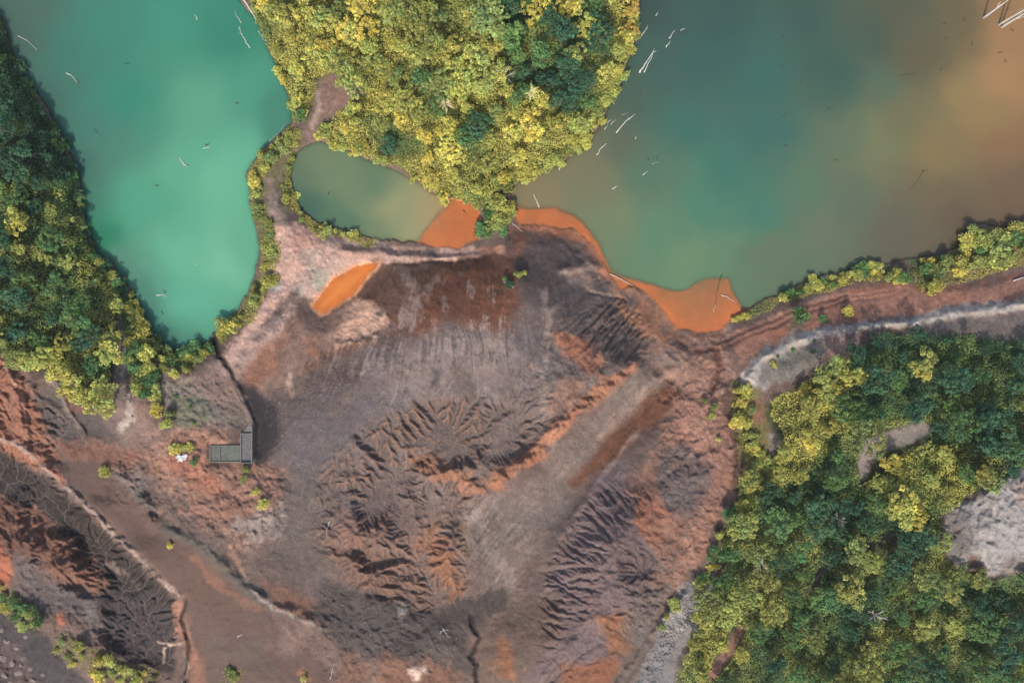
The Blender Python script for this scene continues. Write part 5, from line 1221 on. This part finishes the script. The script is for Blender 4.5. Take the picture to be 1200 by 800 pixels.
# pale rosette plant on the island
def rosette(u, v, label, seed, h, col, n=11):
    r = random.Random(seed); base = W3(u, v, hz(u, v)); base.x *= (1 - h / D); base.y *= (1 - h / D)
    o = thing('rosette_plant', label, 'plant', base)
    link('stem', poly_mesh('rosette_stem', [tube([(0, 0, -.2), (.05, 0, h * .5), (0, 0, h)], [.16, .13, .10], 6)]), o, M_BARK)
    for k in range(n):
        a = 6.283 * k / n + r.uniform(-.2, .2); L_ = r.uniform(1.6, 2.5); c, q = math.cos(a), math.sin(a); vs_, fs = [], []
        for i in range(7):
            t = i / 6; x = t * L_; zz = h + .8 * math.sin(t * 2.0) * L_ * .4 - t * t * .7; w = .26 * math.sin(min(1, .15 + t * 1.05) * 3.0) + .03
            for sgn, dz in ((-1, -.05), (0, .05), (1, -.05)):
                vs_.append((c * x - q * w * sgn, q * x + c * w * sgn, zz + dz))
        for i in range(6):
            for m in (0, 1): fs.append((i * 3 + m, i * 3 + m + 1, i * 3 + m + 4, i * 3 + m + 3))
        me = bpy.data.meshes.new('frond'); me.from_pydata(vs_, [], fs); me.update()
        at = me.attributes.new('tint', 'FLOAT_COLOR', 'POINT'); at.data.foreach_set('color', np.ones(4 * len(vs_), np.float32))
        f = link('frond', me, o, M_LEAF); f.color = (*col, 1)
rosette(622, 108, 'pale yellow rosette plant with long drooping leaves on the island', 3, 5.5, (.62, .56, .22))
rosette(523, 122, 'pinkish pale rosette plant in the yellow island scrub', 4, 4.0, (.60, .48, .28), 9)
# ---------------------------------------------------------------- concrete basin and wall by the dark stream
B0 = G3(268, 531); zb = max(hz(250, 531), hz(268, 531), hz(290, 531), hz(268, 520)) - .08
o = thing('concrete_basin', 'dark mossy concrete basin of two chambers by the orange ground', 'basin', (B0.x, B0.y, zb))
def bx(u0, u1, v0, v1, z0, z1, name, mat):
    f = S * (1 - zb / D)
    link(name, poly_mesh(name, [box((u0 - 600) * f - B0.x, (u1 - 600) * f - B0.x, (400 - v1) * f - B0.y, (400 - v0) * f - B0.y, z0, z1)], False), o, mat)
bx(248, 282, 523.5, 540, -1.2, .12, 'floor_slab', M_CONC); bx(283.6, 295, 509, 541, -1.2, .11, 'floor_slab', M_DARKSTONE)
bx(247, 282.2, 521.3, 523.4, -1.2, .40, 'wall', M_CONC); bx(247, 282.2, 540.1, 541.2, -1.2, .32, 'wall', M_PALECONC); bx(246, 247.9, 523.5, 540, -1.2, .34, 'wall', M_CONC)
bx(282.3, 283.5, 507, 542, -1.2, .42, 'wall', M_PALECONC); bx(295.1, 296.6, 498, 542, -1.2, .55, 'wall', M_PALECONC); bx(283.6, 295, 541.1, 542.2, -1.2, .6, 'wall', M_CONC); bx(283.6, 295, 507, 508.9, -1.2, .5, 'wall', M_CONC)
bx(258, 258.8, 523.6, 539.9, .13, .35, 'divider', M_PALECONC)
wall_pts = [(296, 497), (294.5, 488), (291, 481), (285, 474), (280, 466), (276, 457), (274, 450)]
base = G3(*wall_pts[0]); o = thing('retaining_wall', 'thin curved grey wall running from the concrete basin to the stream', 'wall', base)
vs_, fs = [], []
for i, (u, v) in enumerate(wall_pts):
    z = hz(u, v); a = W3(u - .35, v, z) - base; b = W3(u + .35, v + .2, z) - base
    vs_ += [(a.x, a.y, a.z - .8), (b.x, b.y, b.z - .8), (b.x, b.y, b.z + .14), (a.x, a.y, a.z + .14)]
    if i:
        k = 4 * i
        for e in range(4): fs.append((k - 4 + e, k - 4 + (e + 1) % 4, k + (e + 1) % 4, k + e))
fs += [(3, 2, 1, 0), (len(vs_) - 4, len(vs_) - 3, len(vs_) - 2, len(vs_) - 1)]
link('wall', poly_mesh('curved_wall', [(vs_, fs)], False), o, M_PALECONC)
# sloping apron slab above the second chamber
base = G3(290, 503); o = thing('apron_slab', 'pale triangular concrete slab above the basin', 'slab', base)
q = [G3(284, 507, .12), G3(294, 505, .12), G3(294, 494, .12)]
link('slab', poly_mesh('apron', [([x - base for x in q] + [x - base - Vector((0, 0, .4)) for x in q], [(0, 1, 2), (5, 4, 3), (0, 3, 4, 1), (1, 4, 5, 2), (2, 5, 3, 0)])], False), o, M_PALECONC)
# crumpled white sheet
rs = np.random.default_rng(8); base = G3(213, 536, .05); n = 15; vs_, fs = [], []
for j in range(n):
    for i in range(n):
        x, y = (i / (n - 1) - .5) * 2.2, (j / (n - 1) - .5) * 1.3
        ang = math.atan2(y, x); lim = 1 + .25 * math.sin(3 * ang + 1) + .15 * math.sin(7 * ang)
        vs_.append((x * lim + rs.normal() * .05, y * lim + rs.normal() * .05, .18 + rs.normal() * .12))
for j in range(n - 1):
    for i in range(n - 1):
        k = j * n + i; fs.append((k, k + 1, k + n + 1, k + n))
o = link('crumpled_sheet', poly_mesh('sheet', [(vs_, fs)]), None, M_SHEET); o.location = base; o.rotation_euler = (0, 0, .2)
sm = o.modifiers.new('thickness', 'SOLIDIFY'); sm.thickness = .03
tag(o, 'crumpled white sheet lying on orange ground among yellow bushes', 'sheet')
# ---------------------------------------------------------------- boulders
def rock_mesh(name, seed, flat=.7):
    rs = np.random.default_rng(seed); t = (1 + 5 ** .5) / 2
    v = np.array([(-1, t, 0), (1, t, 0), (-1, -t, 0), (1, -t, 0), (0, -1, t), (0, 1, t), (0, -1, -t), (0, 1, -t), (t, 0, -1), (t, 0, 1), (-t, 0, -1), (-t, 0, 1)], float); v /= np.linalg.norm(v[0])
    f = [(0, 11, 5), (0, 5, 1), (0, 1, 7), (0, 7, 10), (0, 10, 11), (1, 5, 9), (5, 11, 4), (11, 10, 2), (10, 7, 6), (7, 1, 8), (3, 9, 4), (3, 4, 2), (3, 2, 6), (3, 6, 8), (3, 8, 9), (4, 9, 5), (2, 4, 11), (6, 2, 10), (8, 6, 7), (9, 8, 1)]
    v = [tuple(x) for x in v]; mid = {}
    def m(a, b):
        k = (min(a, b), max(a, b))
        if k not in mid:
            p = (np.array(v[a]) + np.array(v[b])) / 2; mid[k] = len(v); v.append(tuple(p / np.linalg.norm(p)))
        return mid[k]
    f2 = []
    for a, b, c in f:
        x, y, z = m(a, b), m(b, c), m(c, a); f2 += [(a, x, z), (b, y, x), (c, z, y), (x, y, z)]
    va = np.array(v)
    for _ in range(9):
        d = rs.normal(size=3); d /= np.linalg.norm(d); k = rs.uniform(.55, .9); q = va @ d
        va = va - np.outer(np.maximum(q - k, 0), d)
    va *= np.array([1, rs.uniform(.7, 1), flat]); va += rs.normal(size=va.shape) * .025
    me = bpy.data.meshes.new(name); me.from_pydata([tuple(x) for x in va], [], f2); me.update()
    return me
ROCKS = [rock_mesh('boulder', 60 + k) for k in range(6)]
DROCKS = [m.copy() for m in ROCKS]; PROCKS = [m.copy() for m in ROCKS]
for m in PROCKS: m.materials.append(M_PINKSTONE)
for m in ROCKS: m.materials.append(M_STONE)
for m in DROCKS: m.materials.append(M_DARKSTONE)
bo = [(8, 750, 5), (20, 758, 4), (3, 771, 6), (14, 776, 5), (28, 770, 4), (5, 790, 6), (22, 788, 5), (36, 782, 4), (38, 796, 5), (12, 799, 4), (50, 790, 4), (30, 745, 3.5), (2, 738, 4), (24, 779, 3.5)]
rk = sorted(bo, key=lambda q: math.hypot(q[0], 800 - q[1]))
for k, (u, v, w) in enumerate(rk):
    o = link('boulder', PROCKS[k % 6]); r = random.Random(k); o.location = G3(u, v, .05); sc = w * S * 1.0; o.scale = (sc, sc, sc * .6); o.rotation_euler = (r.uniform(-.3, .3), r.uniform(-.3, .3), r.uniform(0, 6.3))
    tag(o, f"pinkish boulder in the dark rocky corner, {ORD[k + 1]} to the bottom left corner", 'boulder', 'pinkish boulders of the rocky corner')
for k, (u, v, w, t, dark) in enumerate([(138, 377, 6, 'dark block lying at the head of the gravel path', True), (250, 393, 7, 'dark rounded boulder at the lake outlet', True), (256, 422, 3, 'dark stone beside the outlet channel', True), (148, 398, 3, 'pale stone in the gravel path', False), (155, 488, 4, 'pale boulder at the foot of the gravel path', False),
                                         (178, 513, 3.5, 'pale stone right of the gravel foot', False), (1175, 562, 6, 'white boulder on the crest of the rock outcrop', False), (1162, 570, 5, 'white boulder left of the outcrop crest', False), (592, 330, 4, 'pale rock among the spoil heap shrubs', False), (601, 336, 3, 'small pale rock below the spoil heap shrubs', False), (912, 466, 0, '', False)]):
    if not t: continue
    o = link('boulder', (DROCKS if dark else ROCKS)[k % 6]); r = random.Random(50 + k); o.location = G3(u, v, .1); sc = w * S * .5; o.scale = (sc, sc * .8, sc); o.rotation_euler = (0, 0, r.uniform(0, 6.3)); tag(o, t, 'boulder')
# loose stones on the bare ground
def stones(name, polys, n, size, label, seed, mat):
    rs = np.random.default_rng(seed); V_, F_ = [], []
    xs = [a for p in polys for a, _ in p]; ys = [b for p in polys for _, b in p]; c = 0
    tet = np.array([(1, 0, -.3), (-.5, .87, -.3), (-.5, -.87, -.3), (.1, .1, .8), (.6, -.6, .4), (-.7, .2, .35)]); fc = [(0, 1, 3), (1, 5, 3), (5, 2, 3), (2, 4, 3), (4, 0, 3), (0, 2, 1), (1, 2, 5), (0, 4, 2)]
    while c < n:
        u, v = rs.uniform(min(xs), max(xs)), rs.uniform(min(ys), max(ys))
        if not any(inside1(u, v, p) for p in polys) or wd(u, v) < 2: continue
        if noise1(u, v, 24, 4) < .48 and rs.random() < .8: continue
        a = rs.uniform(0, 6.28); ca, sa = math.cos(a), math.sin(a); q = tet * rs.uniform(.5, 1.2, (6, 3)) * size * rs.lognormal(0, .35)
        p = G3(u, v, .03); V_ += [(p.x + x * ca - y * sa, p.y + x * sa + y * ca, p.z + z) for x, y, z in q]; F_ += [tuple(6 * c + i for i in f) for f in fc]; c += 1
    me = bpy.data.meshes.new(name); me.from_pydata(V_, [], F_); me.update()
    return tag(link(name, me, None, mat), label, 'stones', None, 'stuff')
stones('loose_stones', [[(380, 660), (450, 650), (540, 700), (550, 790), (380, 790)], [(300, 430), (430, 410), (500, 430), (420, 560), (330, 560)], [(880, 430), (930, 405), (960, 410), (900, 450)]], 900, .13, 'pale loose stones strewn over the bare tailings', 3, M_STONE)
stones('loose_stones', [[(780, 400), (850, 390), (865, 540), (830, 640), (770, 640), (790, 540)], [(860, 405), (1000, 345), (1190, 335), (1190, 352), (1000, 378), (890, 410)], [(320, 270), (400, 280), (540, 292), (440, 305), (360, 345)], [(380, 370), (450, 360), (450, 395), (400, 400)]], 700, .12, 'small stones on the pinkish banks and track', 4, M_STONE)
stones('loose_stones', [[(735, 800), (772, 750), (800, 684), (832, 668), (815, 722), (782, 770), (770, 800)], [(140, 350), (152, 350), (160, 470), (130, 480)]], 700, .2, 'grey gravel lying by the rim road and the path', 5, M_STONE)
# ---------------------------------------------------------------- thin haze between the drone and the ground
HZ = 0.00011
if HZ:
    me = poly_mesh('haze', [box(-2600, 2600, -2600, 2600, -12, D + 4)], False)
    hm, nt, out = material('haze_air'); vp = N(nt, 'ShaderNodeVolumePrincipled', Density=HZ, Anisotropy=0.2); vp.inputs['Color'].default_value = (0.95, 0.93, 0.88, 1); nt.links.new(vp.outputs[0], out.inputs['Volume'])
    tag(link('haze', me, None, hm), 'thin pale haze in the air over the mine', 'haze', None, 'stuff')
print('done', round(time.time() - T0, 1))
